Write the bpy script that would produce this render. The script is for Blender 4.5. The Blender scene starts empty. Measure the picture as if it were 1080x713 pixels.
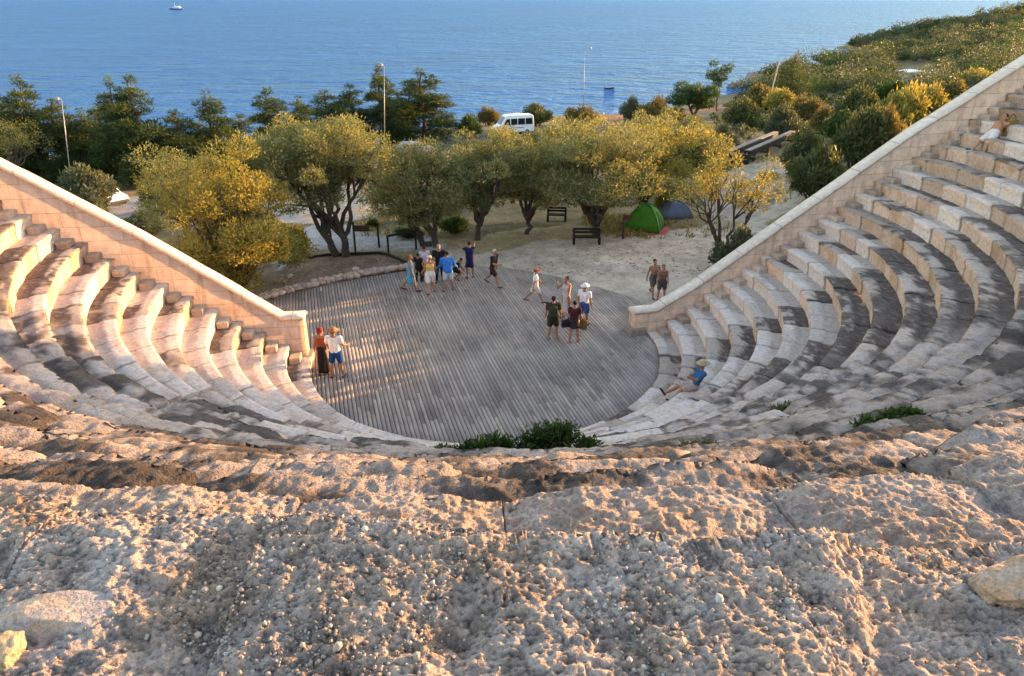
import bpy, bmesh, math, random
import numpy as np
from mathutils import Vector, Matrix
random.seed(7)
RNG = np.random.default_rng(11)
scene = bpy.context.scene
COL = scene.collection
R = math.radians

# ------------------------------------------------------------------ camera
H = 11.5                       # eye height over the orchestra floor
F = 780.0                      # focal length in pixels of a 1080 wide picture
PITCH = math.atan2(357.3, F)
cp, sp = math.cos(PITCH), math.sin(PITCH)
cam_d = bpy.data.cameras.new('camera')
cam_d.sensor_width = 36.0
cam_d.lens = 36.0 * F / 1080.0
cam_d.clip_start = 0.05
cam_d.clip_end = 90000
cam = bpy.data.objects.new('camera', cam_d)
COL.objects.link(cam)
cam.location = (0, 0, H)
cam.rotation_euler = (math.pi / 2 - PITCH, 0, 0)
scene.camera = cam

def ray(u, v):
    a, b = (u - 540) / F, (v - 356.5) / F
    return np.array([a, cp - b * sp, -sp - b * cp])

def on_z(u, v, z=0.0):
    r = ray(u, v); t = (z - H) / r[2]
    return np.array([0, 0, H]) + r * t

# ------------------------------------------------------------------ noise
def _hash(ix, iy, iz, seed):
    n = (ix * 374761393 + iy * 668265263 + iz * 1274126177 + seed * 974711) & 0xffffffff
    n = ((n ^ (n >> 13)) * 1274126177) & 0xffffffff
    n = ((n ^ (n >> 16)) * 2246822519) & 0xffffffff
    return ((n ^ (n >> 15)) & 0xffffff) / float(0xffffff)

def vnoise(P, seed=0):
    P = np.asarray(P, dtype=np.float64)
    i = np.floor(P).astype(np.int64); f = P - i
    f = f * f * f * (f * (f * 6 - 15) + 10)
    out = 0
    for dx in (0, 1):
        wx = f[:, 0] if dx else 1 - f[:, 0]
        for dy in (0, 1):
            wy = f[:, 1] if dy else 1 - f[:, 1]
            for dz in (0, 1):
                wz = f[:, 2] if dz else 1 - f[:, 2]
                out = out + wx * wy * wz * _hash(i[:, 0] + dx, i[:, 1] + dy, i[:, 2] + dz, seed)
    return out * 2 - 1

def fbm(P, octaves=4, seed=0, gain=0.5, lac=2.03):
    P = np.asarray(P, dtype=np.float64); s = 0; a = 1; tot = 0
    for o in range(octaves):
        s = s + a * vnoise(P, seed + o * 17); tot += a; a *= gain; P = P * lac + 3.7
    return s / tot

def sstep(a, b, x):
    t = np.clip((np.asarray(x, float) - a) / (b - a), 0, 1)
    return t * t * (3 - 2 * t)

# ------------------------------------------------------------------ object helpers
def tag(o, label=None, cat=None, group=None, kind=None):
    if label: o['label'] = label
    if cat: o['category'] = cat
    if group: o['group'] = group
    if kind: o['kind'] = kind
    return o

def empty(name, loc=(0, 0, 0), rz=0.0, scale=1.0):
    o = bpy.data.objects.new(name, None); COL.objects.link(o)
    o.location = loc; o.rotation_euler = (0, 0, rz)
    o.scale = (scale,) * 3 if not hasattr(scale, '__len__') else scale
    o.empty_display_size = 0.3
    return o

def link(name, me, mat=None, parent=None, smooth=False):
    o = bpy.data.objects.new(name, me); COL.objects.link(o)
    if mat is not None:
        for m in (mat if isinstance(mat, (list, tuple)) else [mat]): me.materials.append(m)
    if parent is not None: o.parent = parent
    if smooth: me.polygons.foreach_set('use_smooth', [True] * len(me.polygons))
    return o

def np_mesh(name, V, Fq, cols=None, smooth=False, uv=None):
    """V n x 3, Fq m x k (all faces the same size)."""
    V = np.asarray(V, np.float32); Fq = np.asarray(Fq, np.int32)
    me = bpy.data.meshes.new(name)
    me.vertices.add(len(V)); me.vertices.foreach_set('co', V.ravel())
    k = Fq.shape[1]
    me.loops.add(Fq.size); me.loops.foreach_set('vertex_index', Fq.ravel())
    me.polygons.add(len(Fq))
    me.polygons.foreach_set('loop_start', np.arange(0, Fq.size, k, dtype=np.int32))
    me.polygons.foreach_set('loop_total', np.full(len(Fq), k, np.int32))
    if smooth: me.polygons.foreach_set('use_smooth', np.ones(len(Fq), bool))
    me.update(calc_edges=True)
    if cols is not None:
        c = np.ones((len(V), 4), np.float32); c[:, :cols.shape[1]] = cols
        a = me.color_attributes.new('Col', 'FLOAT_COLOR', 'POINT'); a.data.foreach_set('color', c.ravel())
    if uv is not None:
        l = me.uv_layers.new(name='UVMap'); l.data.foreach_set('uv', np.asarray(uv, np.float32)[Fq.ravel()].ravel())
    me.validate()
    return me

def grid_faces(nu, nv):
    i = np.arange(nu * nv).reshape(nu, nv)
    return np.stack([i[:-1, :-1].ravel(), i[1:, :-1].ravel(), i[1:, 1:].ravel(), i[:-1, 1:].ravel()], 1)

class MB:
    """collects boxes, tubes, lathes and prisms into one mesh."""
    def __init__(self): self.v = []; self.f = []; self.m = []
    def add(self, V, Fs, mi=0):
        n = len(self.v); self.v += [tuple(p) for p in V]; self.f += [tuple(i + n for i in f) for f in Fs]; self.m += [mi] * len(Fs)
        return self
    def box(self, c, s, rz=0, mi=0, taper=1.0, M=None):
        x, y, z = s[0] / 2, s[1] / 2, s[2] / 2
        V = [Vector((sx * x * (taper if sz > 0 else 1), sy * y * (taper if sz > 0 else 1), sz * z)) for sz in (-1, 1) for sx, sy in ((-1, -1), (1, -1), (1, 1), (-1, 1))]
        Q = M if M is not None else Matrix.Rotation(rz, 3, 'Z')
        V = [Q @ p + Vector(c) for p in V]
        return self.add(V, [(3, 2, 1, 0), (4, 5, 6, 7), (0, 1, 5, 4), (1, 2, 6, 5), (2, 3, 7, 6), (3, 0, 4, 7)], mi)
    def beam(self, a, b, w, h, mi=0):
        a, b = Vector(a), Vector(b); d = b - a; L = d.length; d.normalize()
        up = Vector((0, 0, 1)) if abs(d.z) < .95 else Vector((0, 1, 0))
        s = d.cross(up).normalized(); u = s.cross(d)
        M = Matrix((d, s, u)).transposed()
        return self.box((a + b) / 2, (L, w, h), mi=mi, M=M)
    def tube(self, pts, rad, n=8, mi=0, cap=True):
        pts = [Vector(p) for p in pts]
        if not hasattr(rad, '__len__'): rad = [rad] * len(pts)
        V = []; ref = Vector((0.31, 0.2, 0.93)).normalized()
        for i, p in enumerate(pts):
            d = (pts[min(i + 1, len(pts) - 1)] - pts[max(i - 1, 0)]).normalized()
            if abs(d.dot(ref)) > .97: ref = Vector((1, .1, 0)).normalized()
            s = d.cross(ref).normalized(); t = d.cross(s); ref = (ref - d * ref.dot(d)).normalized()
            for k in range(n):
                a = 2 * math.pi * k / n
                V.append(p + (s * math.cos(a) + t * math.sin(a)) * rad[i])
        Fs = []
        for i in range(len(pts) - 1):
            for k in range(n):
                Fs.append((i * n + k, i * n + (k + 1) % n, (i + 1) * n + (k + 1) % n, (i + 1) * n + k))
        if cap: Fs.append(tuple(reversed(range(n)))); Fs.append(tuple(range((len(pts) - 1) * n, len(pts) * n)))
        return self.add(V, Fs, mi)
    def lathe(self, prof, n=16, c=(0, 0, 0), mi=0, sy=1.0, M=None):
        V = []; Q = M if M is not None else Matrix.Identity(3)
        for r, z in prof:
            for k in range(n):
                a = 2 * math.pi * k / n
                V.append(Q @ Vector((r * math.cos(a), r * sy * math.sin(a), z)) + Vector(c))
        Fs = []
        for i in range(len(prof) - 1):
            for k in range(n):
                Fs.append((i * n + k, i * n + (k + 1) % n, (i + 1) * n + (k + 1) % n, (i + 1) * n + k))
        Fs.append(tuple(reversed(range(n)))); Fs.append(tuple(range((len(prof) - 1) * n, len(prof) * n)))
        return self.add(V, Fs, mi)
    def ball(self, c, r, n=10, m=7, mi=0, M=None):
        r = (r,) * 3 if not hasattr(r, '__len__') else r
        V = []; Q = M if M is not None else Matrix.Identity(3)
        for i in range(m + 1):
            ph = math.pi * (i + .04 if i == 0 else i - .04 if i == m else i) / m
            for k in range(n):
                a = 2 * math.pi * k / n
                V.append(Q @ Vector((r[0] * math.sin(ph) * math.cos(a), r[1] * math.sin(ph) * math.sin(a), -r[2] * math.cos(ph))) + Vector(c))
        Fs = [(i * n + k, i * n + (k + 1) % n, (i + 1) * n + (k + 1) % n, (i + 1) * n + k) for i in range(m) for k in range(n)]
        Fs.append(tuple(reversed(range(n)))); Fs.append(tuple(range(m * n, (m + 1) * n)))
        return self.add(V, Fs, mi)
    def prism(self, poly, a, b, axis='Y', mi=0):
        """polygon of (p, q) extruded from a to b along axis."""
        def P(p, q, h): return {'Y': (p, h, q), 'X': (h, p, q), 'Z': (p, q, h)}[axis]
        n = len(poly); V = [P(p, q, a) for p, q in poly] + [P(p, q, b) for p, q in poly]
        Fs = [tuple(range(n)), tuple(reversed(range(n, 2 * n)))] + [(i, i + n, (i + 1) % n + n, (i + 1) % n) for i in range(n)]
        return self.add(V, Fs, mi)
    def mesh(self, name):
        me = bpy.data.meshes.new(name); me.from_pydata([tuple(p) for p in self.v], [], self.f)
        me.polygons.foreach_set('material_index', self.m); me.update()
        bm = bmesh.new(); bm.from_mesh(me); bmesh.ops.recalc_face_normals(bm, faces=bm.faces); bm.to_mesh(me); bm.free()
        return me
    def build(self, name, mat, parent=None, smooth=False, bevel=0, loc=None):
        o = link(name, self.mesh(name), mat, parent, smooth)
        if bevel:
            m = o.modifiers.new('edge', 'BEVEL'); m.width = bevel; m.segments = 2; m.limit_method = 'ANGLE'; m.angle_limit = R(40)
        if loc is not None: o.location = loc
        return o

def copy_tree(o, parent=None):
    c = o.copy(); COL.objects.link(c)
    if parent is not None: c.parent = parent
    for ch in [x for x in COL.objects if x.parent == o]: copy_tree(ch, c)
    return c

# ------------------------------------------------------------------ materials
class NT:
    def __init__(self, name):
        self.mat = bpy.data.materials.new(name); self.mat.use_nodes = True
        self.t = self.mat.node_tree; self.t.nodes.clear()
        self.out = self.t.nodes.new('ShaderNodeOutputMaterial')
    def n(self, typ, ins=None, **kw):
        x = self.t.nodes.new('ShaderNode' + typ)
        for k, v in kw.items(): setattr(x, k, v)
        for k, v in (ins or {}).items():
            s = x.inputs[k]
            if isinstance(v, bpy.types.NodeSocket): self.t.links.new(v, s)
            else:
                if s.type == 'RGBA' and len(v) == 3: v = (*v, 1)
                s.default_value = v
        return x
    def bsdf(self, **ins):
        p = self.n('BsdfPrincipled', {k.replace('_', ' '): v for k, v in ins.items()})
        self.t.links.new(p.outputs[0], self.out.inputs[0]); return p
    def mix(self, f, a, b, mode='MIX'):
        m = self.n('Mix', data_type='RGBA', blend_type=mode)
        for s, v in ((m.inputs[0], f), (m.inputs[6], a), (m.inputs[7], b)):
            if isinstance(v, bpy.types.NodeSocket): self.t.links.new(v, s)
            else: s.default_value = (*v, 1) if hasattr(v, '__len__') and len(v) == 3 else v
        return m.outputs[2]
    def ramp(self, f, stops):
        r = self.n('ValToRGB', {0: f}); e = r.color_ramp.elements
        while len(e) < len(stops): e.new(0.5)
        for x, (p, c) in zip(e, stops): x.position = p; x.color = (*c, 1) if hasattr(c, '__len__') else (c, c, c, 1)
        return r.outputs[0]
    def noise(self, scale, detail=4, rough=.55, vec=None, dist=0.0):
        i = {'Scale': scale, 'Detail': detail, 'Roughness': rough, 'Distortion': dist}
        if vec is not None: i['Vector'] = vec
        return self.n('TexNoise', i).outputs[0]
    def coord(self, which='Object'): return self.n('TexCoord').outputs[which]
    def pos(self): return self.n('NewGeometry').outputs['Position']
    def math(self, op, a, b=0.0):
        m = self.n('Math', operation=op)
        for s, v in ((m.inputs[0], a), (m.inputs[1], b)):
            if isinstance(v, bpy.types.NodeSocket): self.t.links.new(v, s)
            else: s.default_value = v
        return m.outputs[0]
    def bump(self, h, strength=.5, dist=.02, normal=None):
        i = {'Height': h, 'Strength': strength, 'Distance': dist}
        if normal is not None: i['Normal'] = normal
        return self.n('Bump', i).outputs[0]

def plain(name, col, rough=.7, metal=0.0, var=.12, scale=6.0, spec=.3):
    m = NT(name); n = m.noise(scale, 4, .6, m.coord())
    lo = tuple(c * (1 - var * 1.5) for c in col); hi = tuple(min(1, c * (1 + var)) for c in col)
    c = m.ramp(n, [(.3, lo), (.7, hi)])
    m.bsdf(Base_Color=c, Roughness=rough, Metallic=metal, Specular_IOR_Level=spec); return m.mat
# ------------------------------------------------------------------ stone
def stone_material():
    m = NT('weathered_limestone')
    p = m.pos()
    c = m.n('Attribute', attribute_name='Col').outputs['Color']
    n1 = m.noise(9, 6, .65, p); n2 = m.noise(60, 5, .7, p); n3 = m.noise(2.2, 4, .6, p)
    k = m.ramp(n1, [(.28, .68), (.5, 1.0), (.75, 1.2)])
    c = m.mix(1.0, c, k, 'MULTIPLY')
    k2 = m.ramp(n2, [(.3, .55), (.52, 1.04), (.75, 1.3)])
    c = m.mix(1.0, c, k2, 'MULTIPLY')
    warm = m.ramp(n3, [(.35, (1.06, .97, .88)), (.65, (.96, 1.0, 1.05))])
    c = m.mix(.8, c, warm, 'MULTIPLY')
    vor = m.math('ADD', m.n('TexVoronoi', {'Vector': p, 'Scale': 38.0}).outputs['Distance'], m.math('MULTIPLY', m.n('TexVoronoi', {'Vector': p, 'Scale': 105.0}).outputs['Distance'], .45))
    h = m.math('ADD', m.math('MULTIPLY', n2, .8), m.math('ADD', m.math('MULTIPLY', n1, 1.2), m.math('MULTIPLY', vor, .5)))
    b = m.bump(h, .85, .03)
    m.bsdf(Base_Color=c, Roughness=.92, Specular_IOR_Level=.18, Normal=b)
    return m.mat
M_STONE = stone_material()

# ------------------------------------------------------------------ the seating bowl
CX, CY = -1.5, 23.7
AL, AR = 3.257, 0.268 + 2 * math.pi
NROW = 21
def row_rz(j, th):
    b = (th - AL) / (AR - AL)
    r = (5.41 + .715 * j) * (1 - b) + (6.817 + .74 * j) * b
    dg = np.degrees(th); bz = np.maximum(b, .47 * sstep(200, 240, dg) * (dg < 300))
    z = (.281 + .478 * j) * (1 - bz) + (.095 + .431 * j) * bz
    return r, z

def erosion(j, th):
    """0 = sharp restored blocks, 1 = worn to lumps."""
    deg = np.degrees(th)
    left = sstep(203, 226, deg + .25 * j)
    right = 1 - sstep(306 + .4 * j, 335 + .5 * j, deg)
    e = left * right
    lowj = .22 + .78 * sstep(1.5, 6.5, j)
    e = np.maximum(e * lowj, .22 + .016 * j)
    return e

def build_row(j, parent):
    top = (j == NROW)
    rng = np.random.default_rng(100 + j)
    # block joints along the row
    joints = [AL]
    while joints[-1] < AR:
        e0 = float(erosion(j, np.array([joints[-1]]))[0])
        L = rng.uniform(.9, 1.7) if e0 < .5 else rng.uniform(.8, 2.2)
        joints.append(joints[-1] + L / row_rz(j, joints[-1])[0])
    joints[-1] = AR
    joints = np.array(joints); nb = len(joints) - 1
    # sample angles, dense near the camera
    th = [AL]
    while th[-1] < AR:
        r, z = row_rz(j, th[-1])
        x, y = CX + r * math.cos(th[-1]), CY + r * math.sin(th[-1])
        d = math.sqrt(x * x + y * y + (z - H) ** 2)
        step = min(max(d * (.0027 if j >= NROW - 1 else .0038), .0058), .085)
        if y < -2.5 or (abs(x) > .9 * abs(y) + 4 and y < 3): step = .12
        th.append(th[-1] + step / r)
    th = np.array(th[:-1])
    r0 = row_rz(j, th)[0]
    eps = .015 / float(r0.mean())
    extra = np.concatenate([joints[1:-1] - eps, joints[1:-1], joints[1:-1] + eps])
    th = np.unique(np.concatenate([th, extra, [AR]]))
    n = len(th)
    bi = np.clip(np.searchsorted(joints, th, 'right') - 1, 0, nb - 1)
    rj, zj = row_rz(j, th)
    if j > 0: _, zl = row_rz(j - 1, th)
    else: zl = np.zeros(n) - .02
    rn, _ = row_rz(j + 1, th)
    E = erosion(j, th)
    # per-block randomness
    bdr = rng.normal(0, 1, nb)[bi]; bdz = rng.normal(0, 1, nb)[bi]; btl = rng.normal(0, 1, nb)[bi]
    bcol = rng.random(nb); bage = rng.random(nb); btone = rng.random(nb)
    deg_b = np.degrees((joints[:-1] + joints[1:]) / 2)
    # restored pale blocks, in runs beside the two walls and round the lowest rows
    pn = np.zeros(nb) + .05
    pn[(deg_b > 205) & (deg_b < 258)] = .72 if 1 < j < 8 else .12
    pn[(deg_b > 186) & (deg_b < 206)] = .55 if j < 9 else .3
    pn[(deg_b > 355)] = .85 if j < 8 else .3
    pn[(deg_b > 318) & (deg_b <= 338)] = .25 if j < 4 else .03
    if j in (4, 5, 6): pn[(deg_b > 333) & (deg_b <= 349)] = 1.0
    if j <= 2: pn[(deg_b > 206) & (deg_b < 338)] = .75
    elif j <= 5: pn[(deg_b > 258) & (deg_b < 316)] = .62
    elif j > 8: pn[(deg_b > 225) & (deg_b < 330)] = .03
    new = (bcol < pn)
    Eb = np.where(new[bi], np.minimum(E, .12), E)
    arc = th * rj
    dj = np.minimum(np.abs(arc - joints[bi] * rj), np.abs(joints[np.minimum(bi + 1, nb)] * rj - arc))
    is_joint = np.isin(th, joints[1:-1])
    chip = (rng.random(nb + 1) ** 4 * 3.2 + .6)[np.where(np.abs(arc - joints[bi] * rj) <= dj + 1e-9, bi, bi + 1)]
    rnd = np.exp(-(dj / (.05 + .12 * Eb)) ** 2) * np.where(new[bi], .8, np.minimum(chip, 3.8 if j < NROW - 2 else .9))
    near = 1.0 if j >= NROW - 4 else 0.0
    # profile across the row: (k, u) k=0 riser part, k=1 tread
    if top:
        nr, ntr = 26, 0
        tr_d = np.concatenate([np.arange(0, 1.15, .006), np.arange(1.15, 2.0, .03), np.linspace(2.0, 7.5, 24)])
    else:
        nr = 12 if near else 7
        tr_d = None
        ntr = 26 if near else 12
    prof_r = []; prof_z = []; is_t = []
    hgt = zj - zl
    for q in np.linspace(0, 1, nr):
        # riser leans back at the foot, nose stands a little proud
        off = .055 * (1 - sstep(.55, .9, q)) + (.012 if q > .93 else 0)
        prof_r.append(rj + off); prof_z.append(zl - .06 + (hgt + .06 - (.085 if j == NROW - 1 else 0)) * q - (.0 if q < 1 else .012)); is_t.append(0)
    if top:
        for d in tr_d:
            prof_r.append(rj + .03 + d); prof_z.append(zj - .0 * d); is_t.append(1)
    else:
        depth = rn - rj
        for q in np.linspace(.04, 1.16 if j < NROW - 1 else 1.75, ntr if j < NROW - 1 else 110):
            drop = -.045 * sstep(.5, .62, q) if j < NROW - 1 else -.085 * (1 - sstep(.58, .68, q + .10 * vnoise(np.stack([th * 9, th * 0, th * 0], 1), 3) + .05 * vnoise(np.stack([th * 40, th * 0, th * 0], 1), 4)))
            prof_r.append(rj + depth * q); prof_z.append(zj + drop); is_t.append(1)
    PR = np.stack(prof_r, 1); PZ = np.stack(prof_z, 1); T = np.array(is_t)
    npf = PR.shape[1]
    if top:
        xq = CX + rj * np.cos(th); nearc = (CY + rj * np.sin(th) < 6)
        PR = PR + ((.02 + .30 * sstep(-1.9, 1.4, xq)) * nearc)[:, None]
    Eg = Eb[:, None]
    # block scatter
    PR = PR + (bdr * (.008 + .04 * Eb) * (1 - .0 * E))[:, None] * (1 - T)[None] + (bdr * .02 * Eb)[:, None] * T[None]
    zamp = .004 + .03 * Eb * (0.35 if top else 1)
    hfac = np.clip((PZ - zl[:, None]) / hgt[:, None], 0, 1)
    PZ = PZ + (bdz * zamp)[:, None] * hfac
    # rounding of the nose where worn
    nose = np.exp(-((PR - rj[:, None]) / (.02 + .16 * Eg)) ** 2) * sstep(.35, 1, hfac)
    PZ = PZ - nose * (.004 + .05 * Eg * (.75 if not top else .5))
    PR = PR + (1 - T)[None] * sstep(.5, 1, hfac) * Eg * .05
    # rounding at the joints
    soft = .2 if top else 1.0
    PZ = PZ - (rnd * (.004 + .055 * Eb) * soft)[:, None] * hfac
    PR = PR + (rnd * (.003 + .05 * Eb))[:, None] * (1 - T)[None]
    PZ[is_joint] -= (.036 * (1 if not top else .25)) * hfac[is_joint]
    PR[is_joint] += .032 * (1 - T)[None]
    X = CX + PR * np.cos(th)[:, None]; Y = CY + PR * np.sin(th)[:, None]
    P = np.stack([X.ravel(), Y.ravel(), PZ.ravel()], 1)
    Ef = np.repeat(Eb, npf); Tf = np.tile(T, n); thf = np.repeat(th, npf)
    Q = P + np.array([0, 0, j * 3.1])
    n_lo = fbm(Q * 1.7, 3, 5); n_mid = fbm(Q * 5.5, 3, 21); n_hi = fbm(Q * 17, 3, 33)
    rdg = .5 - np.abs(fbm(Q * 9, 3, 35)) * 2.2
    disp = n_lo * (.01 + .035 * Ef) + n_mid * (.005 + .022 * Ef) + n_hi * (.002 + .014 * Ef) + rdg * (.002 + .022 * Ef)
    hf = hfac.ravel()
    if top:
        n_f = fbm(Q * 46, 2, 51); n_r = 1 - np.abs(fbm(Q * 11, 3, 61)) * 2; pit = np.abs(fbm(Q * 26, 2, 71))
        n_w = fbm(Q * np.array([1.0, 2.2, 1]) * .9, 2, 81)
        P[:, 2] -= .10 * sstep(.95, 1.12, P[:, 0] + .12 * n_mid - .35 * (P[:, 1] - 1.6)) * (P[:, 1] > 1.0)
        rg = lambda s, sd, g=.55: .5 - np.abs(fbm(Q * s, 3, sd, g)) * 2.2
        disp = n_lo * .05 + n_w * .05 + n_mid * .022 + rg(6, 62) * .016 + rg(15, 63) * .013 + rg(36, 64) * .011 + fbm(Q * 90, 1, 55) * .005 - sstep(.10, .0, pit) * .012 - .02
        disp = disp * (1 - .75 * sstep(2.2, 4.5, np.hypot(P[:, 0], P[:, 1] - 1.5)))
    elif near:
        rg = lambda s, sd, g=.55: .5 - np.abs(fbm(Q * s, 3, sd, g)) * 2.2
        disp = disp * .75 + rg(8, 62) * .012 + rg(19, 63) * .012 + (rg(42, 64) * .008 + fbm(Q * 90, 1, 55) * .004 if j >= NROW - 2 else 0)
    rad_dir = np.stack([np.cos(thf), np.sin(thf), np.zeros_like(thf)], 1)
    wt = np.where(Tf == 1, 1.0, .35) * (.15 + .85 * hf)
    if top: dd_ = np.tile(np.concatenate([np.zeros(nr), tr_d]), n); wt = np.where(Tf == 1, .9 + .1 * sstep(0, .03, dd_), .9 * np.clip(hf, 0, 1) ** 3)
    P[:, 2] += disp * wt
    P += rad_dir * (disp * np.where(Tf == 1, .15, -.8 if not top else -.25))[:, None]
    # colours of the stone itself: cream risers, lichen grown over old treads
    newf = np.repeat(new[bi], npf); agef = np.repeat(bage[bi], npf); tonef = np.repeat(btone[bi], npf)
    up = np.where(Tf == 1, 1.0, np.where(hf > .9, .6, .0))
    degf = np.degrees(thf); zone = sstep(312, 326, degf) * (1 - sstep(352, 366, degf)) * sstep(2, 5, j) * .34 - sstep(356, 370, degf) * .16 + (1 - sstep(206, 226, degf)) * sstep(3, 8, j) * .12
    qf = np.tile(np.concatenate([np.zeros(nr), np.linspace(0, 1, npf - nr)]), n); back = sstep(.3, .62, qf)
    arcf = np.repeat(th * rj, npf)
    band = fbm(np.stack([arcf * .45, np.full_like(arcf, j * .55), qf * .8], 1), 3, 93)
    li = sstep(-.13, .17, fbm(Q * 8, 3, 92) * .42 + fbm(Q * 2.6, 4, 91) * .6 + band * .9 + (agef - .5) * .06 - .10 - .12 + .55 * back + zone)
    li2 = sstep(.05, .45, fbm(Q * 9, 3, 97))
    cream = np.array([.70, .49, .36]); pale = np.array([.72, .60, .515]); grey = np.array([.47, .37, .30]); dark = np.array([.125, .092, .075]); ochre = np.array([.50, .27, .11])
    col = cream[None] * (.82 + .36 * tonef[:, None])
    stain = sstep(.0, .42, fbm(Q * np.array([3, 3, 1.2]), 4, 111) + .25 * (agef - .5))
    col = col * (1 - .55 * stain[:, None]) + ochre * .55 * stain[:, None]
    col = np.where(newf[:, None], pale * (.92 + .16 * tonef[:, None]), col)
    tread = grey * (.85 + .5 * tonef[:, None]); tread = tread * (1 - li[:, None]) + dark * li[:, None]
    tread = tread * (1 - .35 * li2[:, None]) + np.array([.42, .37, .33]) * .35 * li2[:, None]
    lm = (li * .45)[:, None]; tn = pale * .98 * (1 - .25 * li2[:, None]) + grey * .25 * li2[:, None]; tn = tn * (1 - lm) + np.array([.33, .265, .22]) * lm
    tread = np.where(newf[:, None], tn, tread)
    col = col * (1 - up[:, None]) + tread * up[:, None]
    jd = np.repeat(np.exp(-(dj / .02) ** 2), npf)[:, None]; col = col * (1 - .5 * jd)
    # the worn front of the bowl: grey-brown crust on rosy limestone
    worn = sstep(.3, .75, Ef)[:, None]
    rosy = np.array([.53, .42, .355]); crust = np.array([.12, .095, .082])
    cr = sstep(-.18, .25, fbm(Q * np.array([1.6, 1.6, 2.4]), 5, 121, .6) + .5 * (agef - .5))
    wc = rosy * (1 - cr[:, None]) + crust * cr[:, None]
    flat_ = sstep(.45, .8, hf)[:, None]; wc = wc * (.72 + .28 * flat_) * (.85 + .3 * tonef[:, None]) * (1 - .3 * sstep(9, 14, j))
    if j >= NROW - 1:
        cr = sstep(-.05, .40, fbm(Q * np.array([1.5, 1.5, 2]), 5, 121, .62))
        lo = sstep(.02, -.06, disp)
        base = np.array([.55, .45, .385]); g2 = np.array([.42, .365, .345]); och = np.array([.52, .35, .225]); wht = np.array([.62, .55, .50])
        k1 = sstep(-.1, .35, fbm(Q * 3.3, 4, 131))[:, None]; k2 = sstep(.12, .5, fbm(Q * 2.1, 4, 141))[:, None]; k3 = sstep(.1, .35, fbm(Q * 7, 4, 151))[:, None]
        wc = base * (1 - .6 * k1) + g2 * .6 * k1
        wc = wc * (1 - .5 * k2) + och * .5 * k2
        wc = wc * (1 - .55 * k3) + wht * .55 * k3
        wc = wc * (1 - .24 * cr[:, None]) + np.array([.2, .165, .14]) * .24 * cr[:, None]
        worn = np.ones_like(worn); wc = wc * np.array([.90, .855, .82])
        if not top: wc = wc * .84
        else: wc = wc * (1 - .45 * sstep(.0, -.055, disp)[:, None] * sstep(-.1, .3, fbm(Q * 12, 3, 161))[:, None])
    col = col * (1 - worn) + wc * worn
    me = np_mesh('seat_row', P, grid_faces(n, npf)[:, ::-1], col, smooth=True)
    o = link('seat_row' if not top else 'top_terrace', me, M_STONE, parent)
    return o, P.reshape(n, npf, 3), disp.reshape(n, npf)

seating = tag(empty('theatre_seating', (CX, CY, 0)), 'curved stone seating bowl of worn and pale patched blocks round the wooden deck', 'theatre seating')
TOPGRID = None
ROWGRID = {}
for j in range(0, NROW + 1):
    o, G, D = build_row(j, seating)
    o.matrix_parent_inverse = Matrix.Translation((-CX, -CY, 0))
    ROWGRID[j] = G
    if j == NROW: TOPGRID = (G, D)

# narrow flights of half steps beside the two walls
def half_steps():
    for side, a in ((1, AL), (-1, AR)):
        for j in range(0, 20):
            rng = random.Random(900 + j + side)
            w = .52 + rng.uniform(-.05, .05)
            r, z = row_rz(j, a); rn, zn = row_rz(j + 1, a)
            hh = (zn - z) * .34
            mb = MB()
            dirv = Vector((math.cos(a), math.sin(a), 0)); tan = Vector((-math.sin(a), math.cos(a), 0)) * side
            c = Vector((CX, CY, z)) + dirv * (rn - .15) + tan * (w / 2 + .03)
            M = Matrix((dirv, tan, Vector((0, 0, 1)))).transposed()
            if M.determinant() < 0: M = Matrix((dirv, -tan, Vector((0, 0, 1)))).transposed()
            mb.box(c + Vector((0, 0, hh / 2 - .03)), (.36, w, hh + .06), M=M)
            o = mb.build('stair_step', M_STONE, seating, bevel=.02)
            o.matrix_parent_inverse = Matrix.Translation((-CX, -CY, 0))
            t = rng.uniform(.75, 1.05); pal = (.62 * t, .49 * t, .38 * t) if rng.random() < .6 else (.50 * t, .38 * t, .29 * t)
            a_ = o.data.color_attributes.new('Col', 'FLOAT_COLOR', 'POINT')
            a_.data.foreach_set('color', list((*pal, 1)) * len(o.data.vertices))
half_steps()

# ------------------------------------------------------------------ the two end walls
def wall_material():
    m = NT('ashlar_limestone')
    uv = m.coord('UV'); p = m.pos()
    br = m.n('TexBrick', {'Vector': uv, 'Color1': (.70, .475, .335), 'Color2': (.62, .40, .275), 'Mortar': (.36, .23, .16), 'Scale': 1.0,
                          'Mortar Size': .008, 'Mortar Smooth': .3, 'Bias': 0.1, 'Brick Width': 1.25, 'Row Height': .46}, offset=.37, squash=1.25, squash_frequency=3)
    n1 = m.noise(3.5, 6, .65, p); n2 = m.noise(45, 4, .7, p); n3 = m.noise(1.1, 4, .6, p)
    c = m.mix(1, br.outputs[0], m.ramp(n1, [(.3, .78), (.7, 1.2)]), 'MULTIPLY')
    dr = m.noise(1.0, 5, .65, m.n('Mapping', {'Vector': p, 'Scale': (3.2, 3.2, .35)}).outputs[0])
    c = m.mix(1, c, m.ramp(dr, [(.30, (.72, .66, .62)), (.50, (1, 1, 1))]), 'MULTIPLY')
    c = m.mix(m.ramp(n3, [(.5, 0.0), (.72, .5)]), c, (.46, .36, .29))
    c = m.mix(1, c, m.ramp(n2, [(.3, .85), (.7, 1.1)]), 'MULTIPLY')
    h = m.math('ADD', m.math('MULTIPLY', br.outputs[1], -1.0), m.math('MULTIPLY', n2, .5))
    m.bsdf(Base_Color=c, Roughness=.9, Specular_IOR_Level=.2, Normal=m.bump(h, .6, .02)); return m.mat
M_WALL = wall_material()
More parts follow.
